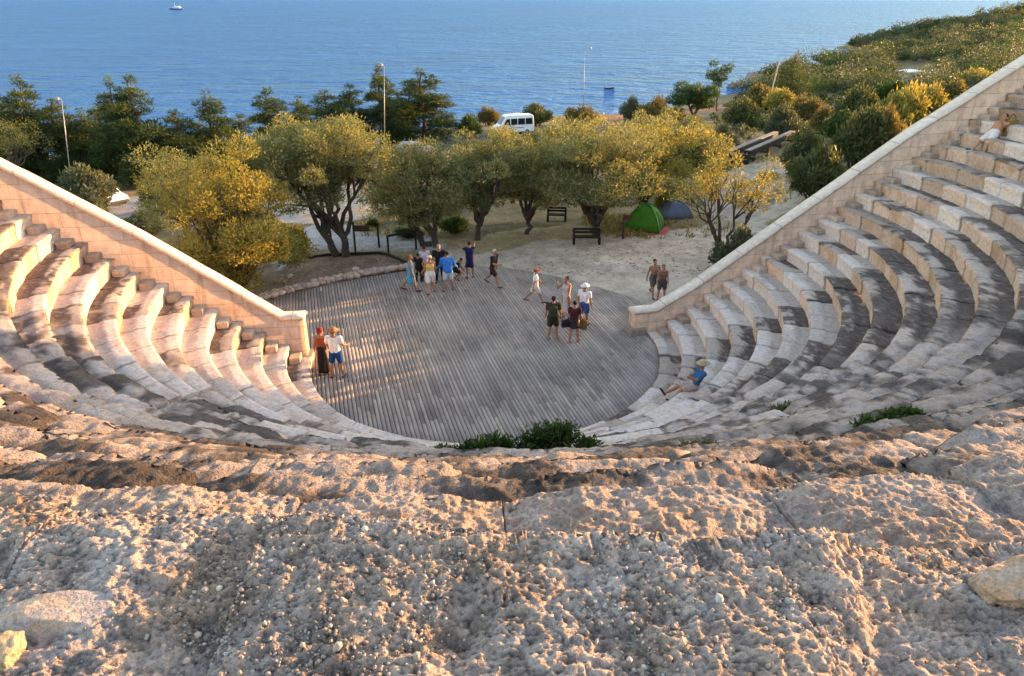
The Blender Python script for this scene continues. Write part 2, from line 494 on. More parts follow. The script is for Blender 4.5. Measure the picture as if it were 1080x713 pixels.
def coping_material():
    m = NT('pale_coping_stone'); p = m.pos(); uv = m.coord('UV')
    br = m.n('TexBrick', {'Vector': uv, 'Color1': (.70, .58, .47), 'Color2': (.63, .51, .40), 'Mortar': (.30, .24, .19), 'Scale': 1.0,
                          'Mortar Size': .012, 'Brick Width': 1.5, 'Row Height': 5.0}, offset=.0)
    n1 = m.noise(5, 6, .65, p); n2 = m.noise(50, 4, .7, p)
    c = m.mix(1, br.outputs[0], m.ramp(n1, [(.3, .8), (.7, 1.15)]), 'MULTIPLY')
    m.bsdf(Base_Color=c, Roughness=.85, Specular_IOR_Level=.2, Normal=m.bump(n2, .4, .01)); return m.mat
M_COPE = coping_material()

def plane_pt(a, u, v):
    """pixel to (s, z) in the vertical plane through the bowl's centre at angle a."""
    r = ray(u, v); d = (math.cos(a), math.sin(a))
    A = np.array([[d[0], -r[0]], [d[1], -r[1]]]); b = -np.array([CX, CY])
    s, t = np.linalg.solve(A, b)
    return s, H + r[2] * t

def end_wall(a, pix, far_s, label, s_end, side):
    root = tag(empty('end_wall', (CX + s_end * math.cos(a), CY + s_end * math.sin(a), 0)), label, 'wall')
    d = Vector((math.cos(a), math.sin(a), 0)); nrm = Vector((-math.sin(a), math.cos(a), 0)) * side   # outwards, away from the seats
    pts = [plane_pt(a, *p) for p in pix]
    pts[0] = (s_end, pts[1][1])
    s1, z1 = pts[-2]; s2, z2 = pts[-1]
    pts.append((far_s, z2 + (far_s - s2) * (z2 - z1) / (s2 - s1)))
    ss = [p[0] for p in pts]; zz = [p[1] for p in pts]
    S = np.unique(np.concatenate([np.array(ss), np.arange(s_end, far_s, .25)])); Zt = np.interp(S, ss, zz)
    def strip(name, mat, zlo, zhi, n0, n1, close):
        # closed band between zlo(s) and zhi(s), from n0 to n1 across the wall
        V = []; UV = []
        for s, a0, a1 in zip(S, zlo, zhi):
            for nn, z in ((n0, a0), (n0, a1), (n1, a1), (n1, a0)):
                p = Vector((CX, CY, 0)) + d * (s + (0)) + nrm * nn; V.append((p.x, p.y, z)); UV.append((s, z if nn == n0 else z + 3.1 + nn))
        Fs = []
        for i in range(len(S) - 1):
            for k in range(4):
                Fs.append((i * 4 + k, i * 4 + (k + 1) % 4, i * 4 + 4 + (k + 1) % 4, i * 4 + 4 + k))
        me = np_mesh(name, np.array(V), np.array(Fs), uv=np.array(UV))
        bm = bmesh.new(); bm.from_mesh(me); bm.verts.ensure_lookup_table()
        for k in (0, len(S) - 1):
            try: bm.faces.new([bm.verts[k * 4 + q] for q in range(4)])
            except Exception: pass
        bmesh.ops.recalc_face_normals(bm, faces=bm.faces)
        lay = bm.loops.layers.uv.active
        for f in bm.faces:
            if abs(f.normal.dot(d)) > .9:
                for l in f.loops: l[lay].uv = ((l.vert.co - Vector((CX, CY, 0))).dot(nrm) + 2.2, l.vert.co.z)
        bm.to_mesh(me); bm.free()
        o = link(name, me, mat, root); o.matrix_parent_inverse = root.matrix_basis.inverted()
        return o
    strip('wall_face', M_WALL, np.full(len(S), -1.6), Zt - .10, 0.0, .50, True)
    # coping slabs: a little proud of the face
    S0 = S.copy(); S[0] -= .04
    Zt = Zt + .011 * vnoise(np.stack([S * 2.3, S * 0, S * 0 + a], 1), 5) + .012 * np.sign(vnoise(np.stack([np.floor(S / 1.5) * 7.3, S * 0, S * 0], 1), 9))
    strip('coping', M_COPE, Zt - .097, Zt + .015, -.022, .53, True)
    return root, pts, d, nrm
M_PLINTH = M_COPE
wl, ptsL, dL, nL = end_wall(AL, [(320, 335), (297, 335), (150, 251.5), (0, 174.5)], 24.5, 'sloping ashlar wall with sunlit coping in front of the big golden tree', 5.62, -1)
wr, ptsR, dR, nR = end_wall(AR, [(676, 326.5), (693, 326.5), (733, 303.5), (964, 140.5), (1080, 67)], 25.5, 'long sloping ashlar wall with white coping above the reclining man', 6.3, 1)
print('WALL L', [tuple(round(q, 2) for q in p) for p in ptsL]); print('WALL R', [tuple(round(q, 2) for q in p) for p in ptsR])
for root, d, nn, se in ((wl, dL, nL, 5.62), (wr, dR, nR, 6.3)):
    mb = MB(); a = math.atan2(d.y, d.x)
    c = Vector((CX, CY, 0)) + d * (se + .15) + nn * .23
    mb.box((c.x, c.y, -.1), (.62, .70, .75), rz=a)
    o = mb.build('plinth', M_PLINTH, root, bevel=.03); o.matrix_parent_inverse = root.matrix_basis.inverted()
# ------------------------------------------------------------------ terrain
TERR = {
 -400: [(-60, 8), (24, -4), (60, -9), (110, -11), (140, -14), (700, -16)],
 -60: [(-60, 6), (24, -3.5), (35, -4), (50, -4.6), (65, -5.5), (80, -6.2), (95, -7.5), (112, -9.5), (128, -14), (700, -16)],
 -30: [(-60, 6), (0, 3), (24, -1.8), (35, -2.4), (50, -3.4), (65, -4.8), (80, -5.6), (95, -6.8), (115, -9), (130, -14), (700, -16)],
 -10: [(-60, 8), (0, 3), (18, -.5), (24, -.25), (35, -.45), (50, -1.3), (65, -2.7), (80, -3.9), (95, -4.8), (110, -5.4), (121, -7), (138, -14), (700, -16)],
 0: [(-60, 8), (0, 2), (18, -.5), (24, -.2), (35, -.2), (50, -.8), (65, -1.9), (80, -3.1), (95, -3.9), (113, -4.5), (124, -6.5), (142, -14), (700, -16)],
 15: [(-60, 8), (0, 3), (18, -.5), (24, -.2), (35, -.2), (50, -.6), (65, -1.2), (80, -2.5), (95, -3.6), (117, -4.4), (130, -6), (152, -14), (700, -16)],
 22: [(-60, 8), (0, 4), (18, 1.0), (30, 1.8), (38, 2.8), (50, 1.8), (65, -1.1), (80, -2.3), (95, -3.5), (116, -4.7), (140, -7), (172, -14), (700, -16)],  # bank behind the right wall, raised to keep the sun off the deck
 30: [(-60, 10), (0, 8), (18, 5.0), (30, 3.0), (38, 4.4), (50, 5.0), (65, 2.2), (80, -1.6), (95, -3.4), (115, -5), (150, -8), (192, -14), (700, -17)],  # same bank, mostly unseen, raised higher for the shade on the deck
 60: [(-60, 24), (24, 20), (31, 15), (37, 6), (50, 5.5), (65, 4.0), (80, 1.2), (95, -1.8), (115, -4.2), (150, -6.2), (205, -11), (222, -14), (700, -17)],  # unseen hill to the right, shaped to shade the front rows
 100: [(-60, 26), (38, 20), (47, 14), (55, 8.5), (80, 6), (115, .2), (150, -3.4), (205, -6), (250, -8.5), (268, -14), (700, -17)],  # the hill carries on out of view, shaped for the same shade
 160: [(-60, 12), (50, 6), (115, 2.5), (200, -.8), (300, -3.0), (318, -14), (700, -17)],
 270: [(-60, 20), (115, 10), (300, 7.6), (430, 6.0), (455, -14), (700, -17)],
 420: [(-60, 30), (300, 14), (620, 6.5), (650, -14), (760, -17)],
 700: [(-60, 40), (300, 28), (800, 20), (900, 8), (960, -14)],
}
TX = np.array(sorted(TERR))
def terrain(x, y):
    x = np.atleast_1d(np.asarray(x, float)); y = np.atleast_1d(np.asarray(y, float))
    cols = np.stack([np.interp(y, *zip(*TERR[k])) for k in TX], 0)
    i = np.clip(np.searchsorted(TX, x) - 1, 0, len(TX) - 2)
    f = np.clip((x - TX[i]) / (TX[i + 1] - TX[i]), 0, 1)
    ar = np.arange(len(x))
    z = cols[i, ar] * (1 - f) + cols[i + 1, ar] * f
    far = sstep(38, 60, np.hypot(x, y))
    P = np.stack([x, y, np.zeros_like(x)], 1)
    z = z + fbm(P * .11, 3, 201) * .5 * far + fbm(P * .5, 3, 203) * (.04 + .06 * far)
    # under the deck and the bowl the sheet stays low
    rr = np.hypot(x - CX, y - CY)
    low = 1 - sstep(9.5, 12.5, np.hypot((x + 2.4) / 1.0, (y - 28) / .72) )
    z = z * (1 - low) + np.minimum(z, -.34) * low
    bowl = (1 - sstep(24.5, 29, rr)) * (1 - sstep(-.5, 1.2, (y - CY) - np.where(x < CX, -.116, .275) * np.abs(x - CX)))
    z = z * (1 - bowl) + np.minimum(z, -.6) * bowl
    return z
def T1(x, y): return float(terrain([x], [y])[0])
def ground(u, v):
    """the point of the terrain seen at a pixel of the photograph."""
    r = ray(u, v); t = np.concatenate([np.arange(18, 120, .25), np.arange(120, 700, 1.0)])
    P = np.array([0, 0, H])[None] + r[None] * t[:, None]
    d = P[:, 2] - terrain(P[:, 0], P[:, 1])
    k = np.argmax(d < 0) if (d < 0).any() else len(t) - 1
    if k > 0:
        f = d[k - 1] / (d[k - 1] - d[k] + 1e-9); tt = t[k - 1] + f * (t[k] - t[k - 1])
    else: tt = t[k]
    p = np.array([0, 0, H]) + r * tt
    return Vector((p[0], p[1], T1(p[0], p[1])))
def depth_of(p): return p[1] * cp + (H - p[2]) * sp
def size_at(p, px): return px * depth_of(p) / F

def axis(lo, d0, d1, step, hi, grow=1.12):
    a = list(np.arange(d0, d1, step)); s = step
    while a[-1] < hi: s = min(s * grow, 14); a.append(a[-1] + s)
    b = []; s = step; q = d0
    while q > lo: s = min(s * grow, 14); q -= s; b.append(q)
    return np.array(b[::-1] + a)
gx = axis(-420, -34, 34, .3, 760); gy = axis(-70, 20, 74, .3, 900)
GX, GY = np.meshgrid(gx, gy, indexing='ij')
GZ = terrain(GX.ravel(), GY.ravel())
def inside(poly, X, Y):
    c = np.zeros(X.shape, bool); n = len(poly)
    for i in range(n):
        (x1, y1), (x2, y2) = poly[i], poly[(i + 1) % n]
        if y1 == y2: continue
        c ^= ((y1 > Y) != (y2 > Y)) & (X < (x2 - x1) * (Y - y1) / (y2 - y1) + x1)
    return c
def px_poly(pts): return [tuple(ground(u, v)[:2]) for u, v in pts]
gp = np.stack([GX.ravel(), GY.ravel(), GX.ravel() * 0], 1)
wx = GX.ravel() + fbm(gp * .35, 3, 211) * 1.1; wy = GY.ravel() + fbm(gp * .35, 3, 213) * 1.1
n_a = fbm(gp * .22, 4, 221); n_b = fbm(gp * 1.3, 4, 223)
soil = np.array([.235, .145, .098]); dust = np.array([.50, .395, .295]); dry = np.array([.29, .215, .11]); scrub = np.array([.13, .105, .055]); pave = np.array([.36, .335, .315]); red = np.array([.30, .15, .09])
gc = dry[None] * (1 - sstep(-.2, .3, n_a))[:, None] + scrub[None] * sstep(-.2, .3, n_a)[:, None]
far_m = sstep(95, 150, np.hypot(GX.ravel(), GY.ravel()))[:, None]
gc = gc * (1 - .5 * far_m) + np.array([.15, .13, .07]) * .5 * far_m
def paint(poly, col, var=.18, blur=True):
    X, Y = (wx, wy) if blur else (GX.ravel(), GY.ravel())
    m = inside(poly, X, Y).astype(float)[:, None]
    c = np.array(col)[None] * (1 + var * n_b[:, None])
    gc[:] = gc * (1 - m) + c * m
# soil under the near olives, the pale dusty forecourt, the path and the road
paint(px_poly([(240, 330), (270, 285), (330, 268), (440, 272), (480, 275), (470, 292), (300, 330)]), soil)
paint(px_poly([(470, 262), (560, 250), (700, 246), (780, 240), (790, 330), (640, 330), (470, 296), (455, 275)]), dust * .92)
paint(px_poly([(640, 262), (745, 238), (800, 205), (845, 190), (870, 190), (810, 235), (760, 300), (720, 320), (600, 300)]), dust * 1.12)
paint(px_poly([(735, 230), (760, 185), (830, 158), (845, 170), (815, 215), (770, 240)]), dust * .85)
paint(px_poly([(480, 256), (560, 240), (640, 236), (640, 250), (560, 254), (490, 268)]), dry * 1.1)
paint(px_poly([(270, 262), (330, 236), (420, 246), (470, 256), (470, 262), (330, 262), (285, 285)]), pave)
paint(px_poly([(60, 225), (90, 206), (160, 206), (330, 214), (330, 236), (180, 240)]), pave * .9)
paint(px_poly([(300, 225), (340, 200), (480, 190), (470, 210), (340, 240)]), dust * .8)
paint(px_poly([(380, 150), (540, 141), (700, 127), (700, 131), (545, 148), (380, 160)]), np.array([.12, .115, .11]), .06)
paint(px_poly([(590, 129), (700, 118), (760, 110), (760, 116), (700, 125), (592, 136)]), red, .1)
me = np_mesh('ground', np.stack([GX.ravel(), GY.ravel(), GZ], 1), grid_faces(len(gx), len(gy)), gc, smooth=True)
def ground_material():
    m = NT('dry_earth'); p = m.pos(); c = m.n('Attribute', attribute_name='Col').outputs['Color']
    n1 = m.noise(1.6, 6, .65, p); n2 = m.noise(22, 5, .7, p)
    c = m.mix(1, c, m.ramp(n1, [(.3, .7), (.7, 1.25)]), 'MULTIPLY'); c = m.mix(1, c, m.ramp(n2, [(.3, .72), (.7, 1.22)]), 'MULTIPLY')
    m.bsdf(Base_Color=c, Roughness=.95, Specular_IOR_Level=.1, Normal=m.bump(m.math('ADD', n2, n1), .6, .05)); return m.mat
tag(link('ground', me, ground_material()), kind='structure')

# ------------------------------------------------------------------ sea
SEA = -12.0
def sea_material():
    m = NT('sea_water'); p = m.pos()
    mp = m.n('Mapping', {'Vector': p, 'Scale': (.62, 1.0, 1.0), 'Rotation': (0, 0, R(8))}).outputs[0]
    a = m.noise(.55, 4, .6, mp, .6); b = m.noise(.13, 4, .6, mp, .5); c = m.noise(.02, 3, .5, mp)
    w = m.math('ADD', m.math('MULTIPLY', a, .9), m.math('ADD', m.math('MULTIPLY', b, 4.5), m.math('MULTIPLY', m.noise(.055, 3, .6, mp, .4), 6.0)))
    nb = m.bump(w, 1.0, 2.3)
    deep = m.ramp(c, [(.35, (.0, .062, .225)), (.7, (.0, .088, .29))])
    d = m.n('BsdfDiffuse', {'Color': deep, 'Normal': nb}); g = m.n('BsdfGlossy', {'Color': (.26, .54, .98), 'Roughness': .09, 'Normal': nb})
    x = m.n('MixShader', {0: .30, 1: d.outputs[0], 2: g.outputs[0]}); m.t.links.new(x.outputs[0], m.out.inputs[0]); return m.mat
sx = np.concatenate([-np.geomspace(60000, 200, 24), np.linspace(-180, 180, 9), np.geomspace(200, 60000, 24)]); sy = np.concatenate([[40], np.geomspace(80, 70000, 40)])
SX, SY = np.meshgrid(sx, sy, indexing='ij')
me = np_mesh('sea', np.stack([SX.ravel(), SY.ravel(), np.full(SX.size, SEA)], 1), grid_faces(len(sx), len(sy)))
tag(link('sea', me, sea_material()), kind='structure')

# ------------------------------------------------------------------ wooden deck of the orchestra
def deck_material():
    m = NT('grey_weathered_planks'); p = m.coord('Object')
    mp = m.n('Mapping', {'Vector': p, 'Scale': (14.0, .7, 1.0)}).outputs[0]
    isl = m.n('NewGeometry').outputs['Random Per Island']
    base = m.ramp(isl, [(0, (.275, .232, .20)), (.5, (.315, .268, .23)), (1, (.36, .305, .262))])
    g = m.noise(3.0, 5, .6, mp); st = m.noise(.55, 5, .6, p)
    c = m.mix(1, base, m.ramp(g, [(.25, .72), (.75, 1.25)]), 'MULTIPLY')
    c = m.mix(1, c, m.ramp(st, [(.35, (.72, .72, .74)), (.65, (1.15, 1.13, 1.1))]), 'MULTIPLY')
    m.bsdf(Base_Color=c, Roughness=.75, Specular_IOR_Level=.25, Normal=m.bump(g, .4, .006)); return m.mat
PLANK_DIR = math.atan2(.264, .9645)      # planks run away from the bowl, turned a little to the left
def build_deck():
    poly = []
    for th in np.linspace(AR, AL, 60):
        r, _ = row_rz(0, th); poly.append((CX + (r + .12) * math.cos(th), CY + (r + .12) * math.sin(th)))
    poly += [(-8.3, 24.0), (-10.6, 27.6), (-10.23, 28.9), (-9.74, 29.55), (-8.02, 30.94), (-6.6, 31.8), (-5.28, 32.45), (-4.2, 32.95), (-3.14, 33.25), (-1.8, 33.35), (-.49, 33.12), (.9, 32.55), (2.16, 31.81), (3.79, 30.46), (5.0, 29.32), (5.75, 28.2), (6.0, 26.6)]
    c, s = math.cos(-PLANK_DIR), math.sin(-PLANK_DIR)
    loc = [(x * c - y * s, x * s + y * c) for x, y in poly]
    def span(q):
        ys = []
        for (x1, y1), (x2, y2) in zip(loc, loc[1:] + loc[:1]):
            if (x1 > q) != (x2 > q): ys.append(y1 + (q - x1) * (y2 - y1) / (x2 - x1))
        return (min(ys), max(ys)) if len(ys) >= 2 else None
    w, gap = .104, .023
    V = []; Fs = []
    lo = min(p[0] for p in loc); hi = max(p[0] for p in loc)
    q = lo + .02; rng = random.Random(4)
    while q + w < hi:
        a, b = span(q + .003), span(q + w - .003)
        if a and b:
            # boards butt end to end
            cuts = [0.0]; L = max(a[1] - a[0], .1); t = rng.uniform(1.2, 3.6)
            while t < L - .5: cuts.append(t / L); t += 4.8
            cuts.append(1.0)
            for c0, c1 in zip(cuts, cuts[1:]):
                g0 = .003 / L if c0 > 0 else 0; g1 = .003 / L if c1 < 1 else 0
                dz = rng.uniform(-.003, .003); k = len(V)
                for z in (-.04, 0 + dz):
                    V += [(q, a[0] + (a[1] - a[0]) * (c0 + g0), z), (q + w, b[0] + (b[1] - b[0]) * (c0 + g0), z), (q + w, b[0] + (b[1] - b[0]) * (c1 - g1), z), (q, a[0] + (a[1] - a[0]) * (c1 - g1), z)]
                Fs += [(k, k + 3, k + 2, k + 1), (k + 4, k + 5, k + 6, k + 7)] + [(k + i, k + (i + 1) % 4, k + 4 + (i + 1) % 4, k + 4 + i) for i in range(4)]
        q += w + gap
    me = np_mesh('deck', V, Fs)
    o = tag(link('deck', me, deck_material()), kind='structure'); o.rotation_euler = (0, 0, PLANK_DIR)
    # joist bed under the boards
    bed = MB(); bed.prism([(x * 1, y * 1) for x, y in poly], -.30, -.05, 'Z')
    tag(bed.build('deck_base', plain('dark_deck_bed', (.085, .075, .068), .9)), kind='structure')
build_deck()

# ------------------------------------------------------------------ rubble kerb round the far left of the deck
def build_kerb():
    pts = [(-10.9, 28.4), (-10.35, 29.35), (-9.6, 30.05), (-8.3, 31.15), (-6.9, 32.1), (-5.5, 32.85), (-4.2, 33.35), (-3.1, 33.6)]
    root = tag(empty('rubble_kerb', (-7, 32, 0)), 'low kerb of rough pinkish rubble stones along the far left edge of the deck', 'kerb')
    rng = random.Random(5); V = []; Fs = []; cols = []
    P = np.array(pts); seg = np.concatenate([[0], np.cumsum(np.hypot(*np.diff(P, axis=0).T))])
    for lane, off in ((0, .0), (1, .2), (2, .4), (3, .58)):
        s = 0.0
        while s < seg[-1]:
            L = rng.uniform(.14, .42)
            x, y = np.interp(s + L / 2, seg, P[:, 0]), np.interp(s + L / 2, seg, P[:, 1])
            x2, y2 = np.interp(s + L / 2 + .1, seg, P[:, 0]), np.interp(s + L / 2 + .1, seg, P[:, 1])
            d = np.array([x2 - x, y2 - y]); d = d / (np.linalg.norm(d) + 1e-9); nn = np.array([-d[1], d[0]])
            c = (x + nn[0] * (off + rng.uniform(-.03, .03)), y + nn[1] * off, .0 + rng.uniform(-.02, .05) - .04 * lane)
            bm = bmesh.new(); bmesh.ops.create_icosphere(bm, subdivisions=2, radius=1)
            k = len(V); a = math.atan2(d[1], d[0]) + rng.uniform(-.25, .25)
            sx_, sy_, sz_ = L * .56, rng.uniform(.10, .16), rng.uniform(.10, .15)
            for v in bm.verts:
                q = v.co.copy(); m_ = max(abs(q.x), abs(q.y), abs(q.z)); q = q * .55 + q / m_ * .38
                q = Vector((q.x * sx_, q.y * sy_, q.z * sz_)) * (1 + rng.uniform(-.16, .16)); q.rotate(Matrix.Rotation(a, 3, 'Z')); V.append((q.x + c[0], q.y + c[1], q.z + c[2]))
            t = rng.uniform(.7, 1.1); cc = rng.choice([(.50, .37, .29), (.46, .36, .30), (.55, .45, .37)])
            cols += [[t * i for i in cc]] * len(bm.verts)
            Fs += [tuple(k + v.index for v in f.verts) for f in bm.faces]; bm.free(); s += L * .97
    o = link('stones', np_mesh('stones', V, Fs, np.array(cols)), M_STONE, root); o.matrix_parent_inverse = root.matrix_basis.inverted()
build_kerb()
# ------------------------------------------------------------------ plants
def leaf_material(name, trans=.35, rough=.55):
    m = NT(name); c = m.n('Attribute', attribute_name='Col').outputs['Color']
    d = m.n('BsdfPrincipled', {'Base Color': c, 'Roughness': rough, 'Specular IOR Level': .25})
    t = m.n('BsdfTranslucent', {'Color': m.mix(1, c, (1.5, 1.25, .6), 'MULTIPLY')})
    x = m.n('MixShader', {0: trans, 1: d.outputs[0], 2: t.outputs[0]})
    m.t.links.new(x.outputs[0], m.out.inputs[0]); return m.mat
M_OLIVE = leaf_material('olive_leaves', .38); M_PINE = leaf_material('pine_needles', .28, .6); M_LEAF = leaf_material('shrub_leaves', .36)
def bark_material(name, a, b):
    m = NT(name); p = m.coord('Object'); mp = m.n('Mapping', {'Vector': p, 'Scale': (9, 9, 2.2)}).outputs[0]
    n = m.noise(1.6, 6, .7, mp); m.bsdf(Base_Color=m.ramp(n, [(.3, a), (.7, b)]), Roughness=.95, Specular_IOR_Level=.1, Normal=m.bump(n, .9, .05)); return m.mat
M_BARK = bark_material('olive_bark', (.035, .027, .021), (.12, .095, .075)); M_PBARK = bark_material('pine_bark', (.05, .03, .02), (.16, .09, .06))

def leaves(lobes, n, size, width, pal, rng, up=.35, shell=.55, flat=1.0, jit=.25):
    """leaf blades through a set of lobes (x, y, z, rx, ry, rz, tone)."""
    L = np.array(lobes, float); wgt = (L[:, 3] * L[:, 4] + L[:, 3] * L[:, 5]); wgt /= wgt.sum()
    k = rng.choice(len(L), n, p=wgt)
    d = rng.normal(size=(n, 3)); d /= np.linalg.norm(d, axis=1)[:, None]
    low = d[:, 2] < -.35; d[low, 2] *= .5
    rad = shell + (1 - shell) * rng.random(n) ** .7
    rad *= 1 + jit * fbm(np.concatenate([d * 2.6], 1) + k[:, None] * 7.7, 3, 301) + rng.normal(0, .10, n)
    c = L[k, :3] + d * L[k, 3:6] * rad[:, None]
    ax = d + rng.normal(0, .75, (n, 3)) + np.array([0, 0, up]); ax[:, 2] *= flat; ax /= np.linalg.norm(ax, axis=1)[:, None]
    q = rng.normal(size=(n, 3)); s = np.cross(ax, q); s /= np.linalg.norm(s, axis=1)[:, None]
    ln = size * rng.uniform(.6, 1.35, n)[:, None]; wd = width * rng.uniform(.7, 1.3, n)[:, None]
    nn = np.cross(ax, s)
    V = np.stack([c, c + ax * ln * .5 + s * wd * .5 + nn * wd * .15, c + ax * ln, c + ax * ln * .5 - s * wd * .5 + nn * wd * .15], 1).reshape(-1, 3)
    Fq = np.arange(4 * n).reshape(n, 4)
    pal = np.array(pal, float); t = np.clip(.5 * L[k, 6] + .5 * rng.random(n) + rng.normal(0, .12, n), 0, .999) * (len(pal) - 1)
    i = t.astype(int); f = (t - i)[:, None]; col = pal[i] * (1 - f) + pal[np.minimum(i + 1, len(pal) - 1)] * f
    col *= rng.uniform(.75, 1.25, n)[:, None]
    return V, Fq, np.repeat(col, 4, 0)

def crown_mesh(name, *a, **k):
    V, Fq, c = leaves(*a, **k); return np_mesh(name, V, Fq, c)

def crooked(a, b, rng, n=5, amp=.12):
    a, b = np.array(a, float), np.array(b, float); L = np.linalg.norm(b - a); out = []
    for i in range(n + 1):
        t = i / n; p = a + (b - a) * t
        if 0 < i < n: p = p + rng.normal(0, amp * L * .35, 3)
        out.append(p)
    return out

PAL_OLIVE = [(.078, .10, .05), (.145, .172, .082), (.235, .24, .105), (.37, .325, .12)]
PAL_GOLD = [(.09, .105, .035), (.175, .178, .052), (.285, .255, .07), (.375, .32, .09)]
PAL_PINE = [(.014, .036, .016), (.03, .06, .022), (.065, .10, .03), (.14, .145, .04)]
PAL_SCRUB = [(.045, .065, .028), (.08, .10, .042), (.125, .135, .06)]
PAL_GREEN = [(.018, .045, .014), (.035, .075, .02), (.06, .11, .03)]
PAL_RUST = [(.09, .08, .034), (.15, .13, .05), (.23, .19, .06)]
PAL_GREY = [(.06, .078, .05), (.10, .118, .075), (.15, .165, .10)]

def olive_variant(seed, W, Ht, trunk, lean=(0, 0), stems=1, nl=22, n=20000, pal=PAL_OLIVE, leaf=.17, low=0.0, skirt=0):
    """crown and trunk meshes of an olive W wide and Ht tall."""
    rng = np.random.default_rng(seed); rx = W / 2; zc = trunk + (Ht - trunk) * .5; rz = (Ht - trunk) * .5
    lobes = []
    for i in range(nl):
        d = rng.normal(size=3); d /= np.linalg.norm(d); d[2] = d[2] * .85 + .12
        q = rng.uniform(.42, .95); r = rx * rng.uniform(.17, .33)
        z = zc + d[2] * rz * q
        lobes.append((lean[0] + d[0] * rx * q, lean[1] + d[1] * rx * q, max(z, r * .6 + low), r * rng.uniform(.85, 1.2), r * rng.uniform(.85, 1.2), r * rng.uniform(.7, 1.0), rng.random()))
    for i in range(skirt):
        a = i * 2.4; r = rx * rng.uniform(.2, .3); q = rng.uniform(.55, .85)
        lobes.append((rx * q * math.cos(a), rx * q * math.sin(a), Ht * rng.uniform(.12, .38), r, r, r * .9, rng.random()))
    lobes += [(lean[0], lean[1], zc, rx * .4, rx * .4, rz * .5, .2)]
    cm = crown_mesh('crown', lobes, n, leaf, leaf * .34, pal, rng, shell=.58, jit=.42)
    mb = MB()
    for s in range(stems):
        off = np.array([0, 0, 0]) if stems == 1 else np.array([(s - .5) * .5, rng.uniform(-.2, .2), 0])
        fork = np.array([lean[0] * .5 + (s - (stems - 1) / 2) * .9, lean[1] * .5, trunk * rng.uniform(.75, 1.0) + .2])
        r0 = W * .031
        p = crooked(off + [0, 0, -.25], fork, rng, 5, .16); mb.tube(p, [r0 * 1.7, r0 * 1.15, r0, r0 * .95, r0 * .9, r0 * .85], 9)
        mine = [l for k, l in enumerate(lobes[:-1]) if k % stems == s]
        mine.sort(key=lambda l: math.atan2(l[1] - fork[1], l[0] - fork[0]))
        for g in range(0, len(mine), 4):
            grp = mine[g:g + 4]; cen = np.mean([l[:3] for l in grp], 0); knee = fork + (cen - fork) * .55
            mb.tube(crooked(fork - [0, 0, .1], knee, rng, 4, .14), [r0 * .7, r0 * .6, r0 * .52, r0 * .46, r0 * .4], 7)
            for l in grp: mb.tube(crooked(knee, l[:3], rng, 3, .16), [r0 * .38, r0 * .28, r0 * .2, r0 * .08], 5)
    return cm, mb.mesh('trunk')

def pine_variant(seed, W, Ht, n=9000, trunk=.28, open_=.0, pal=PAL_PINE):
    rng = np.random.default_rng(seed); lobes = []; mb = MB()
    ax = crooked((0, 0, -.3), (rng.uniform(-.3, .3), rng.uniform(-.3, .3), Ht * .97), rng, 6, .03); r0 = W * .03
    mb.tube(ax, list(np.linspace(r0 * 1.3, r0 * .25, 7)), 7)
    nt_ = int(11 + 6 * (1 - open_))
    for t in np.linspace(trunk, .98, nt_):
        z = Ht * t; env = (W / 2) * (1.05 - .85 * max(0, (t - .35) / .65) ** 1.25) * (.75 + .25 * min(1, (t - trunk + .08) / .2))
        for q in range(3 if t < .9 else 1):
            a = rng.uniform(0, 6.283); d = env * rng.uniform(.25, .85) if t < .9 else 0
            r = max(.36, env * rng.uniform(.36, .6)) * (1 - .2 * open_)
            c = (d * math.cos(a), d * math.sin(a), z + rng.uniform(-.2, .5)); lobes.append((*c, r, r, r * rng.uniform(.45, .75), rng.random() * (.55 + .5 * t)))
            tr = np.array([np.interp(z, [p[2] for p in ax], [p[i] for p in ax]) for i in range(2)])
            mb.tube([(tr[0], tr[1], z - .5), (c[0] * .5, c[1] * .5, z - .15), c], [r0 * .3, r0 * .22, r0 * .08], 5)
    cm = crown_mesh('crown', lobes, n, .38, .075, pal, rng, up=.7, shell=.3, jit=.35)
    return cm, mb.mesh('trunk')

def bush_variant(seed, n=4200, pal=PAL_SCRUB, leaf=.16, nl=12, tall=.8):
    """about 2 m wide, 1.7 m tall at tall=.8"""
    rng = np.random.default_rng(seed); lobes = []
    for i in range(nl):
        a = i * 2.4; q = rng.uniform(.05, .74); r = rng.uniform(.2, .38)
        lobes.append((q * math.cos(a), q * math.sin(a), rng.uniform(.25, 1.0) * tall * (1.15 - q * .7) + .05, r, r, r * .9, rng.random()))
    lobes.append((0, 0, .35, .7, .7, .42, .3))
    mb = MB()
    for l in lobes[:-1:2]: mb.tube(crooked((rng.uniform(-.1, .1), rng.uniform(-.1, .1), -.15), l[:3], rng, 3, .12), [.045, .035, .025, .01], 5)
    return crown_mesh('foliage', lobes, n, leaf, leaf * .4, pal, rng, shell=.35), mb.mesh('stems')

def plant(name, meshes, mats, loc, sc, rz, label, cat, group=None, parts=('trunk', 'crown')):
    root = tag(empty(name, loc, rz, sc), label, cat, group)
    link(parts[0], meshes[1], None, root).data.materials or meshes[1].materials.append(mats[1])
    link(parts[1], meshes[0], None, root).data.materials or meshes[0].materials.append(mats[0])
    return root

def fit(u, v, wpx, vtop):
    """ground point, width and height in metres of a plant seen over these pixels."""
    g = ground(u, v); r = ray(u, vtop); t = g.y / r[1]; return g, size_at(g, wpx), max(.4, H + r[2] * t - g.z)

